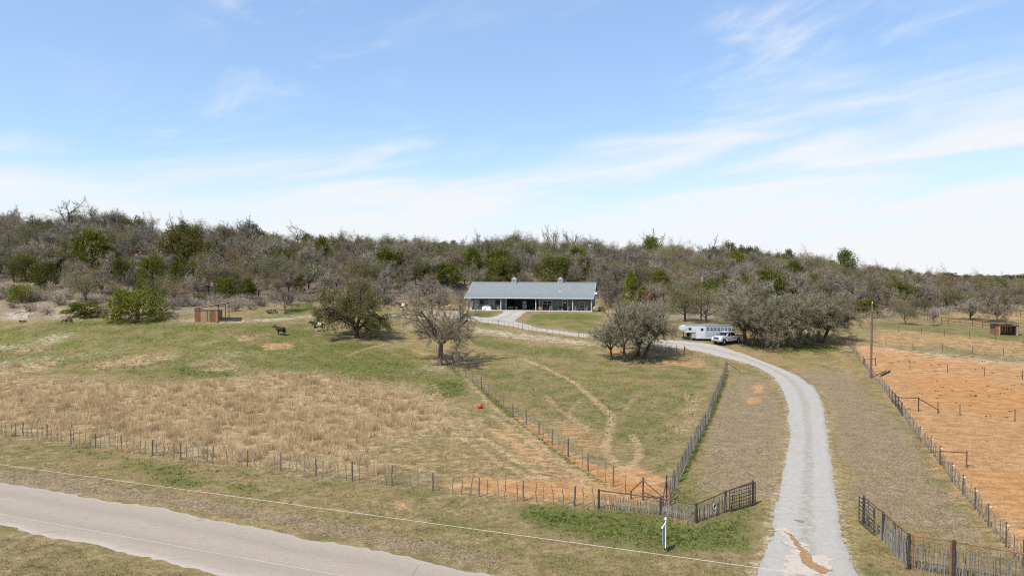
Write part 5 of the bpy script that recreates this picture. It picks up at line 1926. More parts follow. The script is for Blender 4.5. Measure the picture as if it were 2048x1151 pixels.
barn = thing('barn', 'long low metal barn house with grey green roof and open middle bay', 'barn', tuple(BARN_O), -BARN_TH)
BL, PD, RH, BD = 27.8, 2.4, 6.25, 11.6       # length, porch depth, ridge height, depth to back wall
Z0 = 0.14                                    # top of the slab
RV = 7.0                                     # ridge, measured back from the posts
MB().box((BL / 2, BD / 2 - 0.1, Z0 / 2 - 0.3), (BL + 0.5, BD + 0.9, Z0 + 0.6)).obj('slab', M_CONC, barn, 0.02)

# roof: two front slopes with a break at the wall line, one back slope
E0, E1 = -0.55, BL + 0.5
front = [(-0.55, 2.98), (PD, 3.78), (RV, RH)]
back = (BD + 0.6, 3.15)
for (v0, z0), (v1, z1), nm in ((front[0], front[1], 'porch_roof'), (front[1], front[2], 'roof'), (front[2], back, 'rear_roof')):
    mb = MB()
    mb.add([(E0, v0, z0), (E1, v0, z0), (E1, v1, z1), (E0, v1, z1), (E0, v0, z0 - 0.06), (E1, v0, z0 - 0.06), (E1, v1, z1 - 0.06), (E0, v1, z1 - 0.06)],
           [(0, 1, 2, 3), (7, 6, 5, 4), (0, 4, 5, 1), (2, 6, 7, 3), (1, 5, 6, 2), (0, 3, 7, 4)])
    rp = mb.obj(nm, M_ROOF, barn)
    rb = MB()
    n = 74
    for i in range(n + 1):
        u = E0 + 0.03 + (E1 - E0 - 0.06) * i / n
        w = 0.028
        rb.add([(u - w, v0, z0 + 0.003), (u - w * .5, v0, z0 + 0.025), (u + w * .5, v0, z0 + 0.025), (u + w, v0, z0 + 0.003),
                (u - w, v1, z1 + 0.003), (u - w * .5, v1, z1 + 0.025), (u + w * .5, v1, z1 + 0.025), (u + w, v1, z1 + 0.003)],
               [(0, 1, 5, 4), (1, 2, 6, 5), (2, 3, 7, 6), (0, 3, 2, 1)])
    o = rb.obj('rib', M_ROOF, rp)
    o['kind'] = 'stuff'
MB().prism([(-0.16, -0.06), (0.16, -0.06), (0.0, 0.045)], E0, E1).obj('ridge_cap', M_ROOF, barn, loc=(0, RV, RH + 0.03), rz=-math.pi / 2).rotation_euler = (0, 0, math.pi / 2)
for o in [c for c in barn.children if c.name.startswith('ridge_cap')]:
    o.location = (E1 + E0, RV, RH + 0.03)
    o.location = (0, RV, RH + 0.035)
    o.rotation_euler = (0, 0, -math.pi / 2)
# fascia and rakes
MB().box(((E0 + E1) / 2, -0.58, 2.87), (E1 - E0, 0.05, 0.20)).obj('fascia', M_TRIM, barn)
MB().box(((E0 + E1) / 2, -0.05, 2.88), (BL, 0.14, 0.26)).obj('porch_beam', M_TRIM, barn)
for u in (E0 - 0.03, E1 + 0.03):
    mb = MB()
    for (v0, z0), (v1, z1) in ((front[0], front[1]), (front[1], front[2]), (front[2], back)):
        mb.add([(u - .03, v0, z0 + .03), (u + .03, v0, z0 + .03), (u + .03, v1, z1 + .03), (u - .03, v1, z1 + .03), (u - .03, v0, z0 - .2), (u + .03, v0, z0 - .2), (u + .03, v1, z1 - .2), (u - .03, v1, z1 - .2)],
               [(0, 1, 2, 3), (7, 6, 5, 4), (0, 4, 5, 1), (2, 6, 7, 3), (1, 5, 6, 2), (0, 3, 7, 4)])
    mb.obj('rake_trim', M_TRIM, barn)
for u in (0.0, 7.75, 15.6, 23.75, BL):
    MB().box((u, 0, (Z0 + 2.75) / 2 + 0.05), (0.17, 0.17, 2.75 - Z0 + 0.1)).obj('porch_post', M_TRIM, barn)


def siding(name, u0, u1, v, z0, z1, m, holes=(), step=0.3, face=-1):
    """A ribbed wall with openings, ribs standing 2 cm proud."""
    cuts = sorted(set([u0, u1] + [h[0] for h in holes] + [h[1] for h in holes]))
    mb = MB()
    for a, b in zip(cuts[:-1], cuts[1:]):
        hs = sorted([(h[2], h[3]) for h in holes if h[0] <= a + 1e-6 and h[1] >= b - 1e-6])
        z = z0
        for lo, hi in hs + [(z1, z1)]:
            if lo - z > 0.01:
                mb.box(((a + b) / 2, v + 0.06, (z + lo) / 2), (b - a, 0.12, lo - z))
            z = hi
    w = mb.obj(name, m, barn)
    rb = MB()
    u = u0 + 0.1
    while u < u1 - 0.05:
        hs = sorted([(h[2], h[3]) for h in holes if h[0] - 0.05 < u < h[1] + 0.05])
        z = z0
        for lo, hi in hs + [(z1, z1)]:
            if lo - z > 0.05:
                rb.box((u, v + face * 0.012, (z + lo) / 2), (0.045, 0.028, lo - z))
            z = hi
        u += step
    o = rb.obj('siding_rib', m, w)
    o['kind'] = 'stuff'
    return w


ZT = 3.62
LW = siding('stable_wall', 0.25, 8.25, PD, Z0, ZT, M_SLATE, [(0.95, 2.05, Z0, 2.5), (2.3, 3.3, 1.35, 2.25), (4.4, 5.75, Z0, 2.5), (5.95, 7.15, 1.3, 2.25)])
RW = siding('living_wall', 16.1, BL - 0.05, PD, Z0, ZT, M_SLATE_W, [(16.75, 18.85, 0.85, 2.2), (21.2, 22.35, Z0, 2.3), (24.95, 26.1, 0.72, 2.05)])
MB().box((8.45, PD - 0.06, 1.6), (0.2, 0.3, 2.95)).obj('bay_jamb', M_TRIM, barn)
MB().box((16.0, PD - 0.06, 1.6), (0.16, 0.3, 2.95)).obj('bay_jamb', M_TRIM, barn)
MB().box((12.2, PD + 0.06, 3.25), (7.9, 0.14, 0.7)).obj('bay_header', M_SLATE, barn)
for nm, u, m in (('bay_partition', 8.4, M_DARKIN), ('bay_partition', 16.05, M_DARKIN)):
    MB().box((u, (PD + BD) / 2 + 0.1, 1.8), (0.1, BD - PD - 0.3, 3.3)).obj(nm, m, barn)
MB().box((BL / 2, BD, 1.7), (BL - 0.2, 0.1, 3.2)).obj('back_wall', M_SLATE, barn)
for nm, u in (('left_gable_wall', 0.27), ('right_gable_wall', BL - 0.08)):
    mb = MB()
    prof = [(PD + .1, Z0), (BD, Z0), (BD, 3.3), (RV, RH - 0.12), (PD + .1, 3.68)]
    mb.add([(u - .05, a, b) for a, b in prof] + [(u + .05, a, b) for a, b in prof], [(0, 1, 2, 3, 4), (9, 8, 7, 6, 5)] + [((i + 1) % 5, i, 5 + i, 5 + (i + 1) % 5) for i in range(5)])
    mb.obj('gable_wall', M_SLATE, barn)
MB().box((BL / 2, (PD + BD) / 2, 3.30), (BL - 0.5, BD - PD - 0.4, 0.05)).obj('ceiling', M_DARKIN, barn)
for u0, u1 in ((0.4, 8.3), (16.1, 27.6)):
    MB().box(((u0 + u1) / 2, PD + 1.3, 1.7), (u1 - u0, 0.08, 3.1)).obj('inner_wall', M_DARKIN, barn)


def x_door(u0, u1, label):
    d = MB().box(((u0 + u1) / 2, PD - 0.03, 1.3), (u1 - u0 - 0.04, 0.06, 2.32)).obj('stable_door', M_SLATE, barn)
    if label:
        d['label'] = label
    for a, b in (((u0 + .06, 1.42), (u1 - .06, 2.4)), ((u0 + .06, 2.4), (u1 - .06, 1.42)), ((u0 + .06, 0.25), (u1 - .06, 1.3)), ((u0 + .06, 1.3), (u1 - .06, 0.25)),
                 ((u0 + .05, 0.2), (u0 + .05, 2.44)), ((u1 - .05, 0.2), (u1 - .05, 2.44)), ((u0, 2.44), (u1, 2.44)), ((u0, 1.36), (u1, 1.36)), ((u0, 0.2), (u1, 0.2))):
        p, q = Vector((a[0], PD - 0.075, a[1])), Vector((b[0], PD - 0.075, b[1]))
        dd = q - p
        M4 = Matrix.Rotation(-math.atan2(dd.z, dd.x), 4, 'Y')
        MB().box(tuple((p + q) / 2), (dd.length, 0.03, 0.10), M=M4).obj('brace_board', M_TRIM, d)


x_door(0.95, 2.05, None)
x_door(4.4, 5.75, None)
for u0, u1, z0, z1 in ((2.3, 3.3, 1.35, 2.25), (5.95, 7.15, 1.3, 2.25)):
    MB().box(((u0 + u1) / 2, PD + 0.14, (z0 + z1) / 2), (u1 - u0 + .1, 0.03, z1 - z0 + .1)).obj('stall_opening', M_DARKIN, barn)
MB().box((2.28, PD - 0.27, 1.82), (0.05, 0.5, 0.85)).obj('shutter', M_TRIM, barn)


def window(u0, u1, z0, z1, cols, rows, m_frame):
    w = thing('window', '', '')
    for kk in ('label', 'category'):
        del w[kk]
    w.parent = barn
    w.location = ((u0 + u1) / 2, PD, (z0 + z1) / 2)
    W, H = u1 - u0, z1 - z0
    mb = MB()
    for x, z, sx, sz in ((0, H / 2, W + .2, .1), (0, -H / 2, W + .2, .1), (-W / 2, 0, .1, H - .1), (W / 2, 0, .1, H - .1)):
        mb.box((x, -0.02, z), (sx, 0.12, sz))
    for i in range(1, cols):
        mb.box((-W / 2 + W * i / cols, -0.01, 0), (0.09, 0.08, H - .1))
    for j in range(1, rows):
        for i in range(cols):
            mb.box((-W / 2 + W * (i + .5) / cols, -0.01, -H / 2 + H * j / rows), (W / cols - .1, 0.07, 0.06))
    mb.obj('frame', m_frame, w)
    for i in range(cols):
        for j in range(rows):
            MB().box((-W / 2 + W * (i + .5) / cols, 0.05, -H / 2 + H * (j + .5) / rows), (W / cols - .02, 0.012, H / rows - .02)).obj('pane', M_GLASS, w)
    return w


window(16.75, 18.85, 0.85, 2.2, 2, 2, M_TRIM)
window(24.95, 26.1, 0.72, 2.05, 1, 2, M_TRIM)
for u in (24.72, 26.33):
    MB().box((u, PD - 0.03, 1.39), (0.26, 0.04, 1.45)).obj('window_shutter', M_SLATE, barn)
dr_ = MB().box((21.78, PD + 0.03, 1.22), (1.0, 0.06, 2.12)).obj('door', M_DOORB, barn)
MB().box((21.78, PD - 0.01, 1.85), (0.62, 0.02, 0.28)).obj('door_light', M_TRIM, dr_)
MB().tube((22.16, PD - 0.06, 1.15), (22.16, PD + 0.01, 1.15), 0.035, None, 8).obj('handle', M_GALV, dr_)
mb = MB()
mb.box((21.22, PD - .02, 1.25), (.12, .1, 2.25)).box((22.34, PD - .02, 1.25), (.12, .1, 2.25)).box((21.78, PD - .02, 2.43), (1.24, .1, .12))
mb.obj('door_frame', M_TRIM, barn)


def cupola(u):
    q = thing('cupola', '', '')
    for kk in ('label', 'category'):
        del q[kk]
    q.parent = barn
    q.location = (u, RV, RH - 0.25)
    MB().box((0, 0, 0.5), (0.92, 0.92, 1.0)).obj('body', M_GALV, q)
    mb = MB()
    for sx in (-1, 1):
        for sy in (-1, 1):
            mb.box((sx * .46, sy * .46, 0.5), (0.1, 0.1, 1.0))
    mb.box((0, 0, 0.98), (1.06, 1.06, .07)).box((0, 0, 0.30), (1.03, 1.03, .06))
    mb.obj('frame', M_TRIM, q)
    for i in range(5):
        MB().box((0, -0.475, 0.42 + .1 * i), (0.78, 0.05, 0.05), M=Matrix.Rotation(0.6, 4, 'X')).obj('louvre', M_GALV, q)
    MB().lathe([(0.82, 1.0), (0.70, 1.08), (0.38, 1.28), (0.14, 1.42), (0.03, 1.48), (0.02, 1.62)], 4).obj('cap', M_GALV, q, rz=math.pi / 4)


cupola(9.45)
cupola(20.2)
vp = MB().lathe([(0.16, 0), (0.10, 0.06), (0.055, 0.1), (0.055, 0.85), (0.075, 0.86), (0.075, 0.94)], 10).obj('vent_pipe', M_GALV, barn, loc=(20.55, 3.5, 4.36))
MB().box((0, 0, 0.0), (0.62, 0.5, 0.03), M=Matrix.Rotation(math.atan2(RH - 3.78, RV - PD), 4, 'X')).obj('flashing', M_TRIM, vp)
dish = MB().lathe([(0.03, 0.0), (0.2, 0.03), (0.36, 0.11), (0.34, 0.12), (0.18, 0.05), (0.02, 0.02)], 14).obj('satellite_dish', M_TRIM, barn, loc=(BL + 0.72, 2.2, 3.95))
dish.rotation_euler = (R(65), 0, R(20))
MB().tube((0, 0, 0), (-0.3, 0, -0.25), 0.03, None, 6).obj('dish_arm', M_GALV, dish)


def bt(u, v, z=Z0):
    return barn.matrix_basis @ Vector((u, v, z))


# star on the wall
st = MB()
pts = [(0.52 * (1 if i % 2 == 0 else 0.36) * math.sin(i * math.pi / 6), 0.52 * (1 if i % 2 == 0 else 0.36) * math.cos(i * math.pi / 6)) for i in range(12)]
st.add([(x, 0, z) for x, z in pts] + [(0, -0.1, 0), (0, 0.02, 0)], [(i, (i + 1) % 12, 12) for i in range(12)] + [((i + 1) % 12, i, 13) for i in range(12)])
o = st.obj('wall_star', M_TEAL, None, loc=bt(20.05, PD - 0.06, 1.72), rz=-BARN_TH)
tag(o, 'teal metal star hung on the porch wall left of the brown door', 'wall star')


def onporch(name, label, cat, u, v, group=None, rz=0.0, z=Z0):
    return thing(name, label, cat, bt(u, v, z), -BARN_TH + rz, group)


# hay bales
def bale(label, u, v, r, w, rz, z=Z0):
    b = onporch('hay_bale', label, 'hay bale', u, v, 'round hay bales round the barn', rz, z)
    n = 22
    prof = [(0.0, -w / 2 - .02), (r * .5, -w / 2 - .03), (r * .92, -w / 2), (r, -w / 2 + .08), (r * 1.02, 0), (r, w / 2 - .08), (r * .92, w / 2), (r * .5, w / 2 + .03), (0.0, w / 2 + .02)]
    MB().lathe(prof, n, c=(0, 0, r * 0.97), axis='Y').obj('roll', M_HAY, b, smooth=True)
    for t in (-.3, 0, .3):
        MB().lathe([(r * 1.0, -0.012 + t * w), (r * 1.025, -0.012 + t * w), (r * 1.025, 0.012 + t * w), (r * 1.0, 0.012 + t * w)], n, c=(0, 0, r * 0.97), axis='Y').obj('twine', M_STICK, b)


bale('round hay bale in front of the stable wall beside the second porch post', 7.0, 1.35, 0.56, 0.85, 0.5)
bale('round hay bale on the porch right of the open bay', 16.45, 1.1, 0.5, 0.8, 0.5)
bale('round hay bale on the ground past the right porch corner', BL + 0.85, 0.6, 0.62, 0.95, 0.6, 0.02)

# white tarp heap
bm = bmesh.new()
bmesh.ops.create_icosphere(bm, subdivisions=4, radius=1)
rgb = np.random.default_rng(4)
for v in bm.verts:
    x, y, z = v.co
    f = 1 + 0.10 * math.sin(5 * x + 3 * y) + 0.07 * math.sin(9 * y - 4 * x + 6 * z) + 0.05 * math.sin(13 * x)
    v.co = (x * 1.1 * f, y * 0.62 * f, max(0, z) ** 0.8 * (1.06 - 0.25 * x) * f)
me = bpy.data.meshes.new('tarp_heap')
bm.to_mesh(me)
bm.free()
me.materials.append(M_TARP)
for f_ in me.polygons:
    f_.use_smooth = True
tag(link('tarp_heap', me, None, bt(4.4, 1.0, Z0 - .02), -BARN_TH), 'heap under a crumpled white tarp in front of the stable doors', 'tarp heap')

# refrigerator inside the bay
fr = onporch('refrigerator', 'white refrigerator standing inside the dark open bay', 'refrigerator', 11.9, 7.0)
MB().box((0, 0.03, 0.95), (0.95, 0.7, 1.8)).obj('body', M_WHITE, fr, 0.03)
MB().box((-0.24, -0.34, 0.95), (0.455, 0.06, 1.72)).obj('door', M_WHITE, fr, 0.02)
MB().box((0.24, -0.34, 0.95), (0.455, 0.06, 1.72)).obj('door', M_WHITE, fr, 0.02)
for x in (-.05, .05):
    MB().tube((x, -0.41, 0.6), (x, -0.41, 1.4), 0.016, None, 6).obj('handle', M_GALV, fr)
MB().box((-0.24, -0.375, 1.0), (0.2, 0.012, 0.32)).obj('dispenser', M_BLACK, fr)

# wheelbarrow, barrel and pail at the bay
wb = onporch('wheelbarrow', 'tan wheelbarrow loaded with brush at the left edge of the open bay', 'wheelbarrow', 9.35, 3.3)
M_TAN = mat('faded_tan_tub', (0.45, 0.28, 0.15), 0.7, vary=0.2)
MB().add([(-.75, -.4, .62), (.6, -.35, .62), (.6, .35, .62), (-.75, .4, .62), (-.4, -.22, .25), (.35, -.2, .25), (.35, .2, .25), (-.4, .22, .25)],
         [(4, 5, 6, 7), (0, 1, 5, 4), (1, 2, 6, 5), (2, 3, 7, 6), (3, 0, 4, 7)]).obj('tub', M_TAN, wb)
MB().lathe([(0.2, -.05), (0.22, 0), (0.2, .05)], 14, c=(-.65, 0, .2), axis='Y').obj('wheel', M_BLACK, wb)
for y in (-.28, .28):
    MB().tube((-.65, y * .4, .2), (1.1, y, .58), .022, None, 6).obj('handle', M_WOODCH, wb)
    MB().tube((.3, y, .35), (.4, y, 0), .02, None, 6).obj('leg', M_DARKPIPE, wb)
mb = MB()
for i in range(50):
    a = Vector((rgb.uniform(-.5, .5), rgb.uniform(-.25, .25), .55))
    mb.tube(a, a + Vector((rgb.normal(0, .35), rgb.normal(0, .25), rgb.uniform(.2, .7))), .012, .004, 3, False)
o = mb.obj('brush_load', M_LEAFP, wb)
o['kind'] = 'stuff'
q = onporch('barrel', 'small grey barrel just inside the open bay', 'barrel', 10.6, 3.6)
MB().lathe([(.24, 0), (.27, .1), (.26, .2), (.27, .3), (.26, .45), (.27, .6), (.24, .66), (.22, .64)], 14).obj('body', M_GALV, q)
q = onporch('pail', 'dark pail beside the third porch post', 'pail', 15.25, -0.05)
MB().lathe([(.15, 0), (.19, .36), (.2, .38), (.17, .36)], 12).obj('body', M_BLACK, q)
mb = MB()
for i in range(8):
    t0, t1 = i * math.pi / 8, (i + 1) * math.pi / 8
    mb.tube((.19 * math.cos(t0), 0, .36 + .2 * math.sin(t0)), (.19 * math.cos(t1), 0, .36 + .2 * math.sin(t1)), .007, None, 4)
mb.obj('handle', M_GALV, q)

# bench under the big window
q = onporch('bench', 'dark slatted bench under the large porch window', 'bench', 17.75, PD - 0.45)
for y in (-.2, -.05, .1):
    MB().box((0, y, .43), (1.7, .13, .04)).obj('seat_slat', M_DOORB, q)
for z in (.6, .74, .88):
    MB().box((0, .2, z), (1.7, .03, .1)).obj('back_slat', M_DOORB, q)
for x in (-.75, .75):
    MB().box((x, -.2, .21), (.07, .07, .42)).obj('leg', M_DOORB, q)
    MB().box((x, .2, .46), (.07, .07, .92)).obj('leg', M_DOORB, q)
    MB().box((x, 0, .62), (.06, .45, .05)).obj('armrest', M_DOORB, q)


def chair(label, u, v, rz, m):
    q = onporch('chair', label, 'chair', u, v, 'wooden chairs on the right porch', rz)
    for i in range(4):
        MB().box((0, -.24 + .13 * i, .40 - .02 * i), (.52, .11, .03)).obj('seat_slat', m, q)
    for i in range(5):
        MB().box((-.22 + .11 * i, .27, .72 + (.06 if i == 2 else 0)), (.09, .03, .75), M=Matrix.Rotation(-.2, 4, 'X')).obj('back_slat', m, q)
    for x in (-.28, .28):
        MB().box((x, -.25, .28), (.06, .06, .56)).obj('leg', m, q)
        MB().box((x, .2, .25), (.06, .06, .5)).obj('leg', m, q)
        MB().box((x, -.02, .57), (.12, .68, .03)).obj('armrest', m, q)


chair('pale wooden porch chair left of the teal table', 24.35, 1.0, 0.7, M_WOODCH)
chair('pale wooden porch chair right of the teal table, by the corner post', 26.6, 1.0, -0.7, M_WOODCH)
chair('low pale wooden chair right of the dark bench', 18.8, 0.9, 0.2, M_WOODCH)
q = onporch('table', 'small round teal grey table between the two pale porch chairs', 'table', 25.45, 1.0, )
MB().lathe([(.42, .66), (.44, .68), (.42, .70)], 16).obj('tabletop', M_TEALD, q)
MB().lathe([(.3, 0), (.22, .06), (.07, .12), (.06, .6), (.16, .66)], 10).obj('pedestal', M_TEALD, q)


def planter(label, u, v, r, h, m, plant, group='planters on the porch'):
    q = onporch('planter', label, 'planter', u, v, group)
    MB().lathe([(r * .8, 0), (r, h * .5), (r * .95, h), (r * .8, h), (r * .75, h * .85)], 14).obj('pot', m, q)
    mb = MB()
    for i in range(60):
        a = rgb.random() * 6.28
        mb.tube((0, 0, h * .9), (math.cos(a) * rgb.uniform(.1, r * 1.3), math.sin(a) * rgb.uniform(.1, r * 1.3), h + rgb.uniform(.1, .45)), .018, .004, 3, False)
    o = mb.obj('foliage', plant, q)
    o['kind'] = 'stuff'


planter('small teal pot below the wall star', 20.45, 1.5, .24, .42, M_TEAL, M_LEAFP)
planter('terracotta planter left of the brown door', 20.95, PD - 0.4, .26, .5, M_TERRA, M_LEAFP)
planter('teal barrel planter with white flowers right of the brown door', 22.75, 0.9, .27, .55, M_TEALD, M_WHITE)
planter('white pot at the left foot of the brown door', 21.3, 1.4, .16, .34, M_WHITE, M_LEAFP)
planter('small dark pot at the porch edge below the bench', 17.9, -0.05, .13, .24, M_BLACK, M_LEAFP)
planter('small dark pot at the porch edge below the teal barrel', 22.95, -0.1, .13, .28, M_BLACK, M_LEAFP)
planter('small dark pot at the porch edge below the teal table', 25.2, -0.1, .12, .24, M_BLACK, M_LEAFP)
q = onporch('storage_bin', 'maroon storage bin on the ground at the right end of the barn', 'bin', BL + 2.0, 1.6, None, 0, 0.0)
MB().box((0, 0, .5), (1.25, .95, .95)).obj('body', M_MAROON, q, .03)
MB().box((0, 0, 1.0), (1.32, 1.02, .07)).obj('lid', M_MAROON, q, .02)
for x in (-.45, .45):
    MB().box((x, -.49, .5), (.06, .04, .9)).obj('rib', M_BLACK, q)
# leaning white board at the left corner
q = tag(MB().box((0, 0, .95), (.5, .05, 2.0), M=Matrix.Rotation(.18, 4, 'Y')).obj('board', M_TRIM, None, loc=bt(.55, PD - .35, Z0 + .02), rz=-BARN_TH), 'pale board leaning at the left corner of the stable wall', 'board')

# ------------------------------------------------------------------ run-in sheds
M_PLANKS = [mat('cedar_plank_' + n, c, 0.85, vary=0.3, scale=9, stretch=(1, 1, 0.15), bump=0.2) for n, c in
            (('red', (0.24, 0.105, 0.05)), ('brown', (0.19, 0.10, 0.055)), ('tan', (0.38, 0.24, 0.14)), ('grey', (0.32, 0.24, 0.17)))]
M_TIN = mat('tin_roof', (0.42, 0.36, 0.30), 0.6, metal=0.2, vary=0.25, scale=2)
M_TINR = mat('rusty_tin_roof', (0.16, 0.11, 0.085), 0.7, vary=0.3, scale=2)

pL, pR = gnd(390, 643.5), gnd(437, 644)
ang = math.atan2(pR.y - pL.y, pR.x - pL.x)
Wd = (pR - pL).length
sh = thing('shed', 'reddish brown plank run-in shed with a slanting tin roof at the left field edge', 'shed', pL, ang)
HT = (643 - 605) * pL.y / F
h0, h1 = 2.45, 3.30
rgp = np.random.default_rng(6)
n = 16
seq = [0, 0, 1, 0, 2, 2, 3, 2, 1, 3, 1, 1, 0, 0, 2, 0, 2]
for i in range(n):
    x0, x1 = Wd * i / n, Wd * (i + 1) / n
    hh = 1.98 + rgp.uniform(-.02, .02)
    MB().box(((x0 + x1) / 2, rgp.uniform(-.012, .012), hh / 2 + .05), (x1 - x0 - .018, .03, hh)).obj('plank', M_PLANKS[seq[i]], sh)
MB().box((Wd / 2, -.05, 2.08), (Wd + .1, .06, .09)).obj('top_board', M_PLANKS[1], sh)
MB().box((Wd * .16, -.05, 2.25), (Wd * .34, .04, .16)).obj('top_board', M_PLANKS[1], sh)
Dp = 3.0
for x, y, z in ((0, .06, h0), (Wd, .06, h1 - .22), (0, Dp, h0), (Wd + 1.15, .06, h1 - .05), (Wd + 1.15, Dp, h1 - .05)):
    MB().lathe([(.07, -.2), (.065, z)], 8).obj('post', M_DARKPIPE, sh, loc=(x, y, 0))
for i in range(12):
    y0 = .1 + Dp * i / 12
    MB().box((-.02, y0 + .12, 1.0), (.03, Dp / 12 - .02, 2.0)).obj('plank', M_PLANKS[int(rgp.integers(4))], sh)
for i in range(n):
    x0 = Wd * i / n
    MB().box((x0 + Wd / n / 2, Dp, 1.0), (Wd / n - .02, .03, 2.0)).obj('plank', M_PLANKS[int(rgp.integers(4))], sh)
sl = math.atan2(h1 - h0, Wd + 1.15)
Lr = math.hypot(h1 - h0, Wd + 1.15) + .55
MB().box((Wd / 2 + .58, Dp / 2, (h0 + h1) / 2 + .04), (Lr, Dp + .5, .05), M=Matrix.Rotation(-sl, 4, 'Y')).obj('roof', M_TIN, sh)
MB().box((Wd / 2 + .58, -.22, (h0 + h1) / 2 + .05), (Lr, .04, .14), M=Matrix.Rotation(-sl, 4, 'Y')).obj('roof_edge', M_PLANKS[2], sh)
for y in (.06, Dp):
    MB().box((Wd / 2 + .58, y, (h0 + h1) / 2 - .06), (Lr - .5, .06, .13), M=Matrix.Rotation(-sl, 4, 'Y')).obj('rafter', M_DARKPIPE, sh)

p0, p1 = gnd(1991.5, 670.5), gnd(2037, 672)
ang = math.atan2(p1.y - p0.y, p1.x - p0.x)
Wd = (p1 - p0).length
s2 = thing('shed', 'dark open fronted wooden shed with a flat rusty roof in the right pasture', 'shed', p0, ang)
hs = (670.5 - 647) * p0.y / F
Dp = 2.8
for i in range(14):
    MB().box((Wd * (i + .5) / 14, Dp, hs * .46), (Wd / 14 - rgp.uniform(.01, .05), .03, hs * .9)).obj('plank', M_PLANKS[(1, 3, 1, 0)[i % 4]], s2)
for x in (.0, Wd):
    for i in range(9):
        MB().box((x, Dp * (i + .5) / 9, hs * .43), (.03, Dp / 9 - .015, hs * .86)).obj('plank', M_PLANKS[(0, 1, 3)[i % 3]], s2)
for i in range(3):
    MB().box((.13 + .24 * i, -.02, hs * .43), (.22, .03, hs * .86)).obj('plank', M_PLANKS[(0, 0, 3)[i]], s2)
MB().box((Wd - .2, -.02, hs * .4), (.3, .03, hs * .8)).obj('plank', M_PLANKS[3], s2)
for x in (0, .72, Wd - .4, Wd):
    MB().lathe([(.07, -.2), (.06, hs)], 8).obj('post', M_POLE, s2, loc=(x, .05, 0))
MB().box((Wd / 2, .06, hs * .86), (Wd, .08, .16)).obj('lintel', M_PLANKS[3], s2)
MB().box((Wd / 2, Dp / 2, hs + .06), (Wd + .8, Dp + .9, .07), M=Matrix.Rotation(-.05, 4, 'X')).obj('roof', M_TINR, s2)
# ------------------------------------------------------------------ pickup and horse trailer
M_PAINT = mat('white_car_paint', (0.60, 0.615, 0.63), 0.25, vary=0.03, spec=0.5)
M_STRIPE = mat('grey_body_stripe', (0.22, 0.25, 0.28), 0.3, vary=0.05, spec=0.5)
M_TYRE = mat('tyre_rubber', (0.02, 0.02, 0.02), 0.85, vary=0.2)
M_CHROME = mat('bright_metal', (0.62, 0.64, 0.66), 0.25, metal=0.8, vary=0.05)
M_CARGLASS = mat('car_glass', (0.012, 0.016, 0.018), 0.08, vary=0.1, spec=0.5)
M_LAMP = mat('lamp_glass', (0.75, 0.76, 0.76), 0.15, vary=0.03, spec=0.5)
M_RED = mat('red_lamp', (0.30, 0.02, 0.015), 0.3, vary=0.05)
M_ALU = mat('brushed_aluminium', (0.42, 0.46, 0.50), 0.4, metal=0.5, vary=0.06)


def wheel(parent, x, y, r, w, side):
    """side: -1 outer face toward -y, +1 toward +y"""
    t = MB().lathe([(r * .62, -w / 2), (r * .93, -w / 2), (r, -w * .3), (r, w * .3), (r * .93, w / 2), (r * .62, w / 2)], 24, axis='Y').obj('tyre', M_TYRE, parent, loc=(x, y, r))
    rm = MB().lathe([(r * .63, -.03), (r * .63, .03), (r * .5, .0), (r * .2, .02), (r * .16, .05), (0.01, .05)], 20, axis='Y')
    for i in range(5):
        a = i * 2 * math.pi / 5
        rm.tube((r * .15 * math.cos(a), .035, r * .15 * math.sin(a)), (r * .6 * math.cos(a), .03, r * .6 * math.sin(a)), r * .09, r * .07, 5)
    o = rm.obj('rim', M_CHROME, t, loc=(0, side * w * .36, 0))
    if side < 0:
        o.rotation_euler = (0, 0, math.pi)
    return t


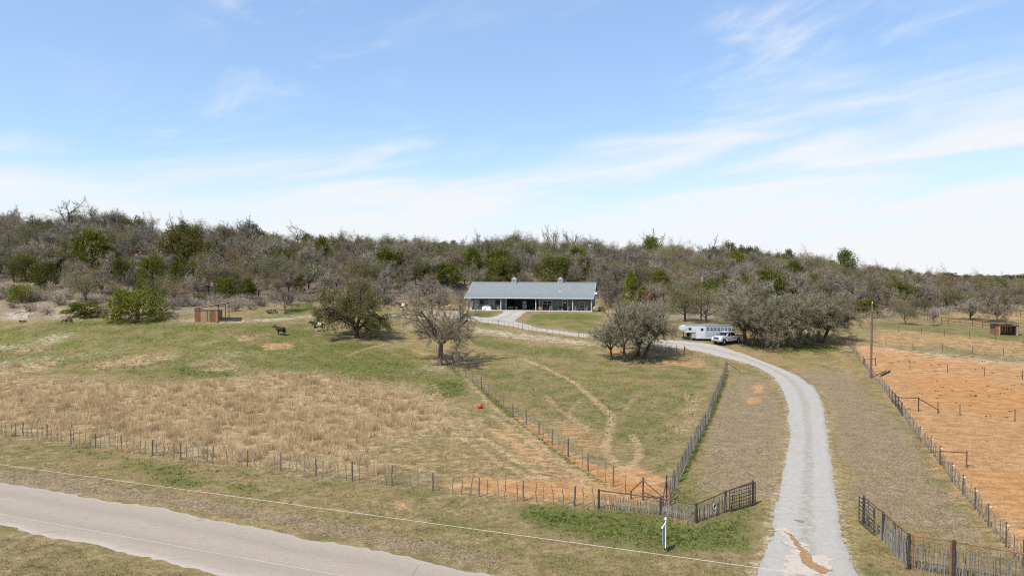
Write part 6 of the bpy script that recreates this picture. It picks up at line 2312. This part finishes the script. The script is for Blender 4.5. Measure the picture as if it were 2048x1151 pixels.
def truck():
    # local +x is the nose, origin on the ground midway between the axles
    pf, pr_ = gnd(1436.5, 687.0), gnd(1470.5, 685.0)
    mid = (pf + pr_) / 2
    ang = math.atan2(pf.y - pr_.y, pf.x - pr_.x) + R(14)
    t = thing('pickup_truck', 'white four door pickup with grey side stripes parked beside the driveway', 'pickup', (mid.x, mid.y, float(hz(mid.x, mid.y)) + .03), ang)
    WB, HW = 3.8, 0.98
    xf, xr = WB / 2, -WB / 2

    def arch(cx, r, z0):
        return [(cx + r * math.cos(a), .40 + r * math.sin(a)) for a in np.linspace(0, math.pi, 9)]
    low = [(2.78, .62), (2.80, .50)] + [(xf + .54, .46)] + arch(xf, .52, .4)[1:-1] + [(xf - .54, .44), (xr + .56, .44)] + arch(xr, .52, .4)[1:-1] + [(xr - .56, .5), (-3.08, .56), (-3.10, 1.26), (-1.10, 1.30), (1.20, 1.32), (2.15, 1.27), (2.70, 1.16), (2.80, 1.0)]
    b = MB().prism([(x, z) for x, z in low][::-1], -HW, HW)
    b.obj('body', M_PAINT, t, .035)
    # hood with a raised centre
    MB().add([(2.66, -.86, 1.19), (2.66, .86, 1.19), (1.22, .9, 1.345), (1.22, -.9, 1.345), (2.5, -.5, 1.26), (2.5, .5, 1.26), (1.22, .55, 1.40), (1.22, -.55, 1.40)],
             [(4, 5, 6, 7), (0, 1, 5, 4), (1, 2, 6, 5), (0, 4, 7, 3), (3, 7, 6, 2)]).obj('hood', M_PAINT, t)
    # cab
    cab = [(1.30, 1.33), (.62, 1.93), (.3, 1.985), (-.75, 1.985), (-1.05, 1.93), (-1.12, 1.30)]

    def tap(mb, prof, y0, y1):
        n = len(prof)
        vs = [(x, -(y0 + (y1 - y0) * (z - 1.3) / .68), z) for x, z in prof] + [(x, (y0 + (y1 - y0) * (z - 1.3) / .68), z) for x, z in prof]
        return mb.add(vs, [tuple(range(n)), tuple(range(2 * n - 1, n - 1, -1))] + [((i + 1) % n, i, n + i, n + (i + 1) % n) for i in range(n)])
    tap(MB(), cab, .94, .78).obj('cab', M_PAINT, t, .03)
    # glass: windscreen, side windows, back window, 4 mm proud
    MB().add([(1.275, -.82, 1.37), (1.275, .82, 1.37), (.69, .72, 1.89), (.69, -.72, 1.89)], [(0, 1, 2, 3)]).obj('windscreen', M_CARGLASS, t, loc=(.012, 0, .01))
    for s in (-1, 1):
        def sp(x, z):
            return (x, s * (.94 - .16 * (z - 1.3) / .68 + .008), z)
        MB().add([sp(1.02, 1.36), sp(.52, 1.84), sp(.16, 1.88), sp(.16, 1.36)], [(0, 1, 2, 3)]).obj('side_window', M_CARGLASS, t)
        MB().add([sp(.08, 1.36), sp(.08, 1.88), sp(-.80, 1.88), sp(-.98, 1.80), sp(-1.0, 1.36)], [(0, 1, 2, 3, 4)]).obj('side_window', M_CARGLASS, t)
        # doors as panels slightly proud, with stripe decals and handles
        for x0, x1 in ((.14, 1.22), (-1.06, .10)):
            d = MB().box(((x0 + x1) / 2, s * (HW + .004), .89), (x1 - x0 - .025, .012, .78)).obj('door', M_PAINT, t)
            MB().box((x0 + .17, s * (HW + .022), 1.16), (.2, .03, .035)).obj('handle', M_CHROME, d)
        MB().add([(1.5, s * (HW + .014), 1.2), (1.3, s * (HW + .014), 1.2), (.55, s * (HW + .014), .62), (.85, s * (HW + .014), .62)], [(0, 1, 2, 3)]).obj('stripe', M_STRIPE, t)
        MB().add([(.9, s * (HW + .014), .8), (-2.6, s * (HW + .014), 1.12), (-2.7, s * (HW + .014), 1.05), (.9, s * (HW + .014), .64)], [(0, 1, 2, 3)]).obj('stripe', M_STRIPE, t)
        # fender flares
        for cx in (xf, xr):
            mb = MB()
            A = np.linspace(-.1, math.pi + .1, 12)
            for a, c in zip(A[:-1], A[1:]):
                mb.tube((cx + .53 * math.cos(a), s * (HW + .0), .40 + .53 * math.sin(a)), (cx + .53 * math.cos(c), s * (HW + .0), .40 + .53 * math.sin(c)), .045, None, 6)
            mb.obj('fender_flare', M_TYRE, t)
        MB().box((.12, s * (HW + .06), .46), (2.6, .12, .05)).obj('side_step', M_TYRE, t)
        MB().box((1.02, s * 1.13, 1.42), (.10, .18, .27)).obj('mirror', M_TYRE, t, .02)
        MB().box((2.72, s * .76, 1.03), (.14, .38, .2)).obj('headlight', M_LAMP, t, .02)
        MB().box((-3.09, s * .88, 1.05), (.06, .18, .32)).obj('tail_light', M_RED, t)
        MB().box((-2.05, s * .90, 1.30), (2.0, .1, .06)).obj('bed_rail', M_TYRE, t)
        for cx in (xf, xr):
            wheel(t, cx, s * .86, .42, .28, s)
    MB().box((-2.08, 0, 1.305), (1.86, 1.68, .04)).obj('bed_floor', M_TYRE, t)
    MB().box((-1.2, 0, 1.36), (.08, 1.7, .12)).obj('bed_front', M_TYRE, t)
    MB().box((-3.09, 0, 1.02), (.05, 1.4, .45)).obj('tailgate', M_PAINT, t, .01)
    g = MB().box((2.80, 0, 1.0), (.05, 1.08, .36)).obj('grille', M_CHROME, t, .015)
    for y in (-.27, .27):
        for z in (.92, 1.08):
            MB().box((2.83, y, z), (.02, .46, .13)).obj('grille_opening', M_TYRE, g)
    MB().box((2.86, 0, .64), (.16, 1.86, .24)).obj('bumper', M_CHROME, t, .03)
    MB().box((2.87, 0, .5), (.1, 1.5, .12)).obj('air_dam', M_TYRE, t)
    MB().box((-3.14, 0, .62), (.14, 1.8, .2)).obj('bumper', M_CHROME, t, .02)
    MB().box((0, 0, .5), (5.2, 1.3, .16)).obj('underbody', M_TYRE, t)


truck()


M_TRAILER = mat('dusty_white_trailer_skin', (0.50, 0.52, 0.54), 0.4, vary=0.08, scale=1.5, spec=0.4)


def trailer():
    # nose to the left (local -x), near side toward the camera (local -y)
    a, b = gnd(1394, 684), gnd(1462, 681)
    ang = R(-7)
    o = gnd(1393, 683)
    t = thing('horse_trailer', 'long white and silver gooseneck horse trailer parked behind the pickup', 'horse trailer', (o.x, o.y + .6, float(hz(o.x, o.y)) + .02), ang)
    k_ = o.y / F
    L1, HT_, WD = 6.3, 2.72, 2.3
    # main box (from x=0 to L1) plus the nose over the hitch (x=-2.6..0)
    low = [(0, .45), (L1, .45), (L1, HT_), (0, HT_)]
    MB().box((.85, WD / 2, (.45 + HT_) / 2), (1.7, WD, HT_ - .45)).obj('dressing_room', M_TRAILER, t, .03)
    MB().box((1.7 + (L1 - 1.7) / 2, WD / 2, (.45 + HT_ - .05) / 2), (L1 - 1.7, WD - .02, HT_ - .5)).obj('stall_box', M_ALU, t, .02)
    nose = [(-2.55, 1.85), (-2.75, 2.05), (-2.5, 2.42), (-1.9, HT_ - .02), (-.004, HT_), (-.004, 1.55), (-1.6, 1.5)]
    MB().prism(nose[::-1], .0, WD).obj('nose', M_TRAILER, t, .03)
    MB().box((L1 / 2 - .9, WD / 2, HT_ + .035), (L1 + 1.6, WD + .1, .07)).obj('roof', M_GALV, t, .02)
    w_ = MB().box((-.95, -.006, 2.12), (.5, .02, .4)).obj('window', M_CARGLASS, t)
    dd = MB().box((1.05, -.012, 1.5), (.78, .03, 1.86)).obj('door', M_TRAILER, t)
    MB().box((1.08, -.035, 2.02), (.46, .02, .42)).obj('window', M_CARGLASS, dd)
    MB().box((.74, -.05, 1.4), (.05, .05, .12)).obj('handle', M_CHROME, dd)
    MB().box((1.62, -.012, 1.56), (.13, .04, 2.16)).obj('corner_post', M_TRAILER, t)
    for i in range(8):
        x = 1.95 + .6 * i
        for z in (1.98, 2.28):
            MB().box((x + .12, -.002, z), (.42, .03, .17)).obj('slat_opening', M_BLACK, t)
    for x in (2.95, 4.5, 6.1):
        MB().box((x, -.005, 1.5), (.05, .05, 2.0)).obj('side_post', M_GALV, t)
    MB().box((L1 / 2 + .85, -.01, .58), (L1 - 1.8, .05, .2)).obj('lower_trim', M_TRAILER, t)
    # wheels under the box, fender
    for x in (4.3, 5.25):
        for y, s in ((.12, -1), (WD - .12, 1)):
            wheel(t, x, y, .38, .24, s)
    MB().prism([(3.75, .55), (5.8, .55), (5.65, .9), (5.2, .98), (4.35, .98), (3.9, .9)], -.18, .25).obj('fender', M_ALU, t, .02)
    # landing jack, gooseneck stem, spare wheel under the nose, dark skirt
    MB().tube((-.7, .35, 0), (-.7, .35, 1.5), .06, .07, 8).obj('jack', M_GALV, t)
    MB().tube((-.7, .35, 0), (-.7, .35, .05), .16, None, 8).obj('jack_foot', M_GALV, t)
    MB().tube((-1.9, WD / 2, .75), (-1.9, WD / 2, 1.95), .07, .09, 8).obj('coupler_stem', M_BLACK, t)
    MB().box((-.30, WD / 2, 1.0), (.6, WD - .3, .9)).obj('stock_skirt', M_ALU, t, .02)
    sp = MB().lathe([(.2, -.1), (.36, -.1), (.38, 0), (.36, .1), (.2, .1)], 20, axis='Y').obj('spare_wheel', M_TYRE, t, loc=(-1.15, .55, 1.12))
    MB().lathe([(.2, -.03), (.2, .03), (.05, .04)], 14, axis='Y').obj('rim', M_CHROME, sp)
    for z in (.7, .9, 1.25):
        MB().box((-.02, -.02, z), (.3, .02, .08)).obj('vent', M_GALV, t)


trailer()

# ------------------------------------------------------------------ horses
M_CHEST = mat('chestnut_coat', (0.042, 0.015, 0.008), 0.75, vary=0.3, scale=1.5, spec=0.3)
M_MANE = mat('dark_mane', (0.025, 0.014, 0.01), 0.6, vary=0.3)


def paint_mat(name, dark, white, thr, sc, off):
    m, k, out = new_mat(name)
    tc = k.n('ShaderNodeTexCoord').outputs['Object']
    mp = k.n('ShaderNodeMapping')
    mp.inputs['Location'].default_value = off
    k.t.links.new(tc, mp.inputs['Vector'])
    f = k.ss(k.noise(mp.outputs[0], sc, 2, 0.4), thr - .02, thr + .02)
    s = k.n('ShaderNodeSeparateXYZ')
    k.t.links.new(tc, s.inputs[0])
    leg = k.math('SUBTRACT', 1.0, k.ss(s.outputs[2], 0.42, 0.5))
    # a white saddle patch and white lower legs
    sad = k.math('MULTIPLY', k.ss(k.math('MULTIPLY_ADD', k.math('SUBTRACT', k.noise(tc, 3.0, 2), 0.5), .8, s.outputs[0]), -.52, -.46), k.math('SUBTRACT', 1.0, k.ss(k.math('MULTIPLY_ADD', k.math('SUBTRACT', k.noise(tc, 3.5, 2), 0.5), .8, s.outputs[0]), .24, .30)))
    sad = k.math('MULTIPLY', sad, k.ss(s.outputs[2], .8, .95))
    w = k.math('MAXIMUM', k.math('MAXIMUM', leg, sad), f)
    principled(k, out, k.mix(w, dark, white), 0.55, 0, .3)
    return m


M_PAINTH = paint_mat('bay_paint_coat', (0.045, 0.022, 0.014), (0.68, 0.65, 0.62), 0.72, 2.2, (3, 1, 2))
M_DARKH = paint_mat('dark_paint_coat', (0.03, 0.02, 0.016), (0.62, 0.60, 0.57), 0.85, 2.0, (7, 5, 1))


def horse(label, px, py, rz, m, m_mane, head=0.0, s=1.0, group='horses in the pasture', graze=False):
    p = gnd(px, py)
    h = thing('horse', label, 'horse', p, rz, group)
    h.scale = (s, s, s)
    nk = [(.66, 0, 1.32, .30), (.92, head * .3, 1.45, .23), (1.14, head * .8, 1.58, .175)]
    hd = [(1.27, head * 1.2, 1.64, .16), (1.44, head * 1.6, 1.50, .13), (1.58, head * 2, 1.36, .10), (1.63, head * 2.1, 1.31, .08)]
    V, E, Rr = [], [], []

    def ch(pts, root=None):
        last = root
        for x, y, z, r in pts:
            V.append((x, y, z))
            Rr.append(r)
            if last is not None:
                E.append((last, len(V) - 1))
            last = len(V) - 1
        return last
    pelvis = ch([(-.50, 0, 1.13, .40)])
    spine = ch([(-.22, 0, 1.08, .42), (.12, 0, 1.06, .44), (.42, 0, 1.11, .40)], pelvis)
    ch(nk + hd, spine)
    ch([(-.74, 0, 1.16, .28)], pelvis)
    for sd in (-1, 1):
        dx = .05 * sd
        ch([(-.62, .16 * sd, 1.0, .24), (-.52 + dx, .17 * sd, .80, .17), (-.76 + dx, .17 * sd, .52, .085), (-.74 + dx, .17 * sd, .18, .06), (-.70 + dx, .17 * sd, .07, .068), (-.67 + dx, .17 * sd, .02, .075)], pelvis)
        ch([(.44, .14 * sd, .96, .21), (.42 - dx, .16 * sd, .76, .12), (.44 - dx * 2, .16 * sd, .46, .075), (.43 - dx * 2, .16 * sd, .17, .056), (.46 - dx * 2, .16 * sd, .07, .064), (.48 - dx * 2, .16 * sd, .02, .072)], spine)
    me = bpy.data.meshes.new('horse_body')
    me.from_pydata(V, E, [])
    o = bpy.data.objects.new('body', me)
    COL.objects.link(o)
    sk = o.modifiers.new('skin', 'SKIN')
    o.modifiers.new('sub', 'SUBSURF').levels = 2
    for i, r in enumerate(Rr):
        me.skin_vertices[0].data[i].radius = (r, r)
    me.skin_vertices[0].data[pelvis].use_root = True
    bpy.context.view_layer.update()
    ev = o.evaluated_get(bpy.context.evaluated_depsgraph_get())
    nm = bpy.data.meshes.new_from_object(ev)
    o.modifiers.clear()
    o.data = nm
    nm.materials.clear()
    nm.materials.append(m)
    for f_ in nm.polygons:
        f_.use_smooth = True
    o.parent = h
    for sd in (-1, 1):
        MB().tube((1.21, head * 1.1 + .07 * sd, 1.73), (1.23, head * 1.1 + .085 * sd, 1.89), .05, .006, 6).obj('ear', m, h)
    mb = MB()
    for i in range(16):
        t = i / 15
        x, z = .52 + .66 * t, 1.50 + .22 * t
        mb.tube((x, head * t * .6, z), (x - .05, head * t * .6 + .12 * (1 if i % 2 else -.4), z - .22), .07, .03, 4)
    mb.obj('mane', m_mane, h)
    MB().path([Vector(q) for q in ((-.86, 0, 1.24), (-.98, 0, 1.12), (-1.03, .02, .8), (-1.02, .03, .42))], [.05, .07, .085, .03], 7).obj('tail', m_mane, h, smooth=True)


horse('chestnut brown horse standing alone in the green pasture, head to the left', 561, 670, math.pi - 0.28, M_CHEST, M_MANE, -0.02, 0.97)
horse('bay and white paint horse standing left of the live oak', 636, 662, math.pi + 0.5, M_PAINTH, M_MANE, 0.06, 1.08)
horse('dark horse with white legs standing by the rusty pen left of the barn', 806, 620, math.pi - 0.05, M_DARKH, M_MANE, 0.0)

# ------------------------------------------------------------------ small things in the pasture
M_REDB = mat('red_rubber', (0.60, 0.05, 0.04), 0.45, vary=0.1, spec=0.4)
M_REDD = mat('red_rubber_handle', (0.45, 0.03, 0.025), 0.45, vary=0.1)
p = gnd(960, 816)
b = thing('ball', 'big red rubber horse ball with a handle lying in the dry grass', 'ball', p + Vector((0, 0, -.03)), .4)
bm = bmesh.new()
bmesh.ops.create_uvsphere(bm, u_segments=24, v_segments=16, radius=.29)
for v in bm.verts:
    d = (v.co - Vector((.22, -.17, .1))).length
    if d < .2:
        v.co *= 1 - .32 * (1 - d / .2)
me = bpy.data.meshes.new('ball')
bm.to_mesh(me)
bm.free()
me.materials.append(M_REDB)
for f_ in me.polygons:
    f_.use_smooth = True
link('shell', me, b, (0, 0, .28))
mb = MB()
for i in range(10):
    t0, t1 = -.9 + i * .2, -.7 + i * .2
    mb.tube((.34 + .15 * math.cos(t0 * 1.7) - .06, -.13, .36 + .17 * math.sin(t0 * 1.7)), (.34 + .15 * math.cos(t1 * 1.7) - .06, -.13, .36 + .17 * math.sin(t1 * 1.7)), .045, None, 7)
mb.obj('handle', M_REDD, b, smooth=True)

p = gnd(791, 633)
q = thing('water_tank', 'pale blue grey stock tank at the field edge left of the drive', 'water tank', p)
MB().lathe([(.75, 0), (.78, .05), (.76, .3), (.78, .32), (.76, .6), (.79, .63), (.73, .63), (.71, .2)], 20).obj('body', M_GALV, q)
MB().lathe([(.70, .45), (.70, .5)], 20).obj('water', M_GLASS, q)

p = gnd(900, 618)
bm = bmesh.new()
bmesh.ops.create_icosphere(bm, subdivisions=4, radius=1)
for v in bm.verts:
    x, y, z = v.co
    f = 1 + .12 * math.sin(4 * x + 5 * y) + .06 * math.sin(11 * x - 7 * y + 5 * z)
    v.co = (x * 2.1 * f, y * 1.5 * f, max(-.1, z) * .95 * f)
me = bpy.data.meshes.new('sand_pile')
bm.to_mesh(me)
bm.free()
M_PILE = mat('tan_sand_pile', (0.42, 0.27, 0.13), 0.95, vary=0.2, scale=4, bump=0.5)
me.materials.append(M_PILE)
tag(link('sand_pile', me, None, p), 'tan heap of sand left of the barn beside the gravel', 'sand pile')

M_DUNG = mat('dry_dung', (0.10, 0.062, 0.035), 0.95, vary=0.3)
mb = MB()
rgd = np.random.default_rng(3)
for i in range(60):
    px, py = rgd.uniform(1760, 2048), rgd.uniform(690, 840)
    if py > 760 + (px - 1760) * .35:
        continue
    if px < 1720 + (py - 690) * 1.1:
        continue
    p = gnd(px, py)
    for j in range(3):
        mb.lathe([(.02, -.02), (.11, .02), (.07, .07), (.01, .09)], 6, c=(p.x + rgd.normal(0, .18), p.y + rgd.normal(0, .18), p.z))
o = mb.obj('dung', M_DUNG)
o['kind'] = 'stuff'
p = gnd(1762, 752)
lg = thing('log', 'dark fallen log lying beside the fence right of the tall utility pole', 'log', p)
d = gnd(1780, 743) - p
MB().path([Vector((0, 0, .12)), d * .5 + Vector((0, 0, .16)), d + Vector((0, 0, .12))], [.15, .14, .10], 8).obj('trunk', M_BARK_D, lg)
MB().tube(d * .6 + Vector((0, 0, .15)), d * .75 + Vector((.3, 0, .45)), .05, .03, 6).obj('branch_stub', M_BARK_D, lg)

bpy.context.view_layer.update()
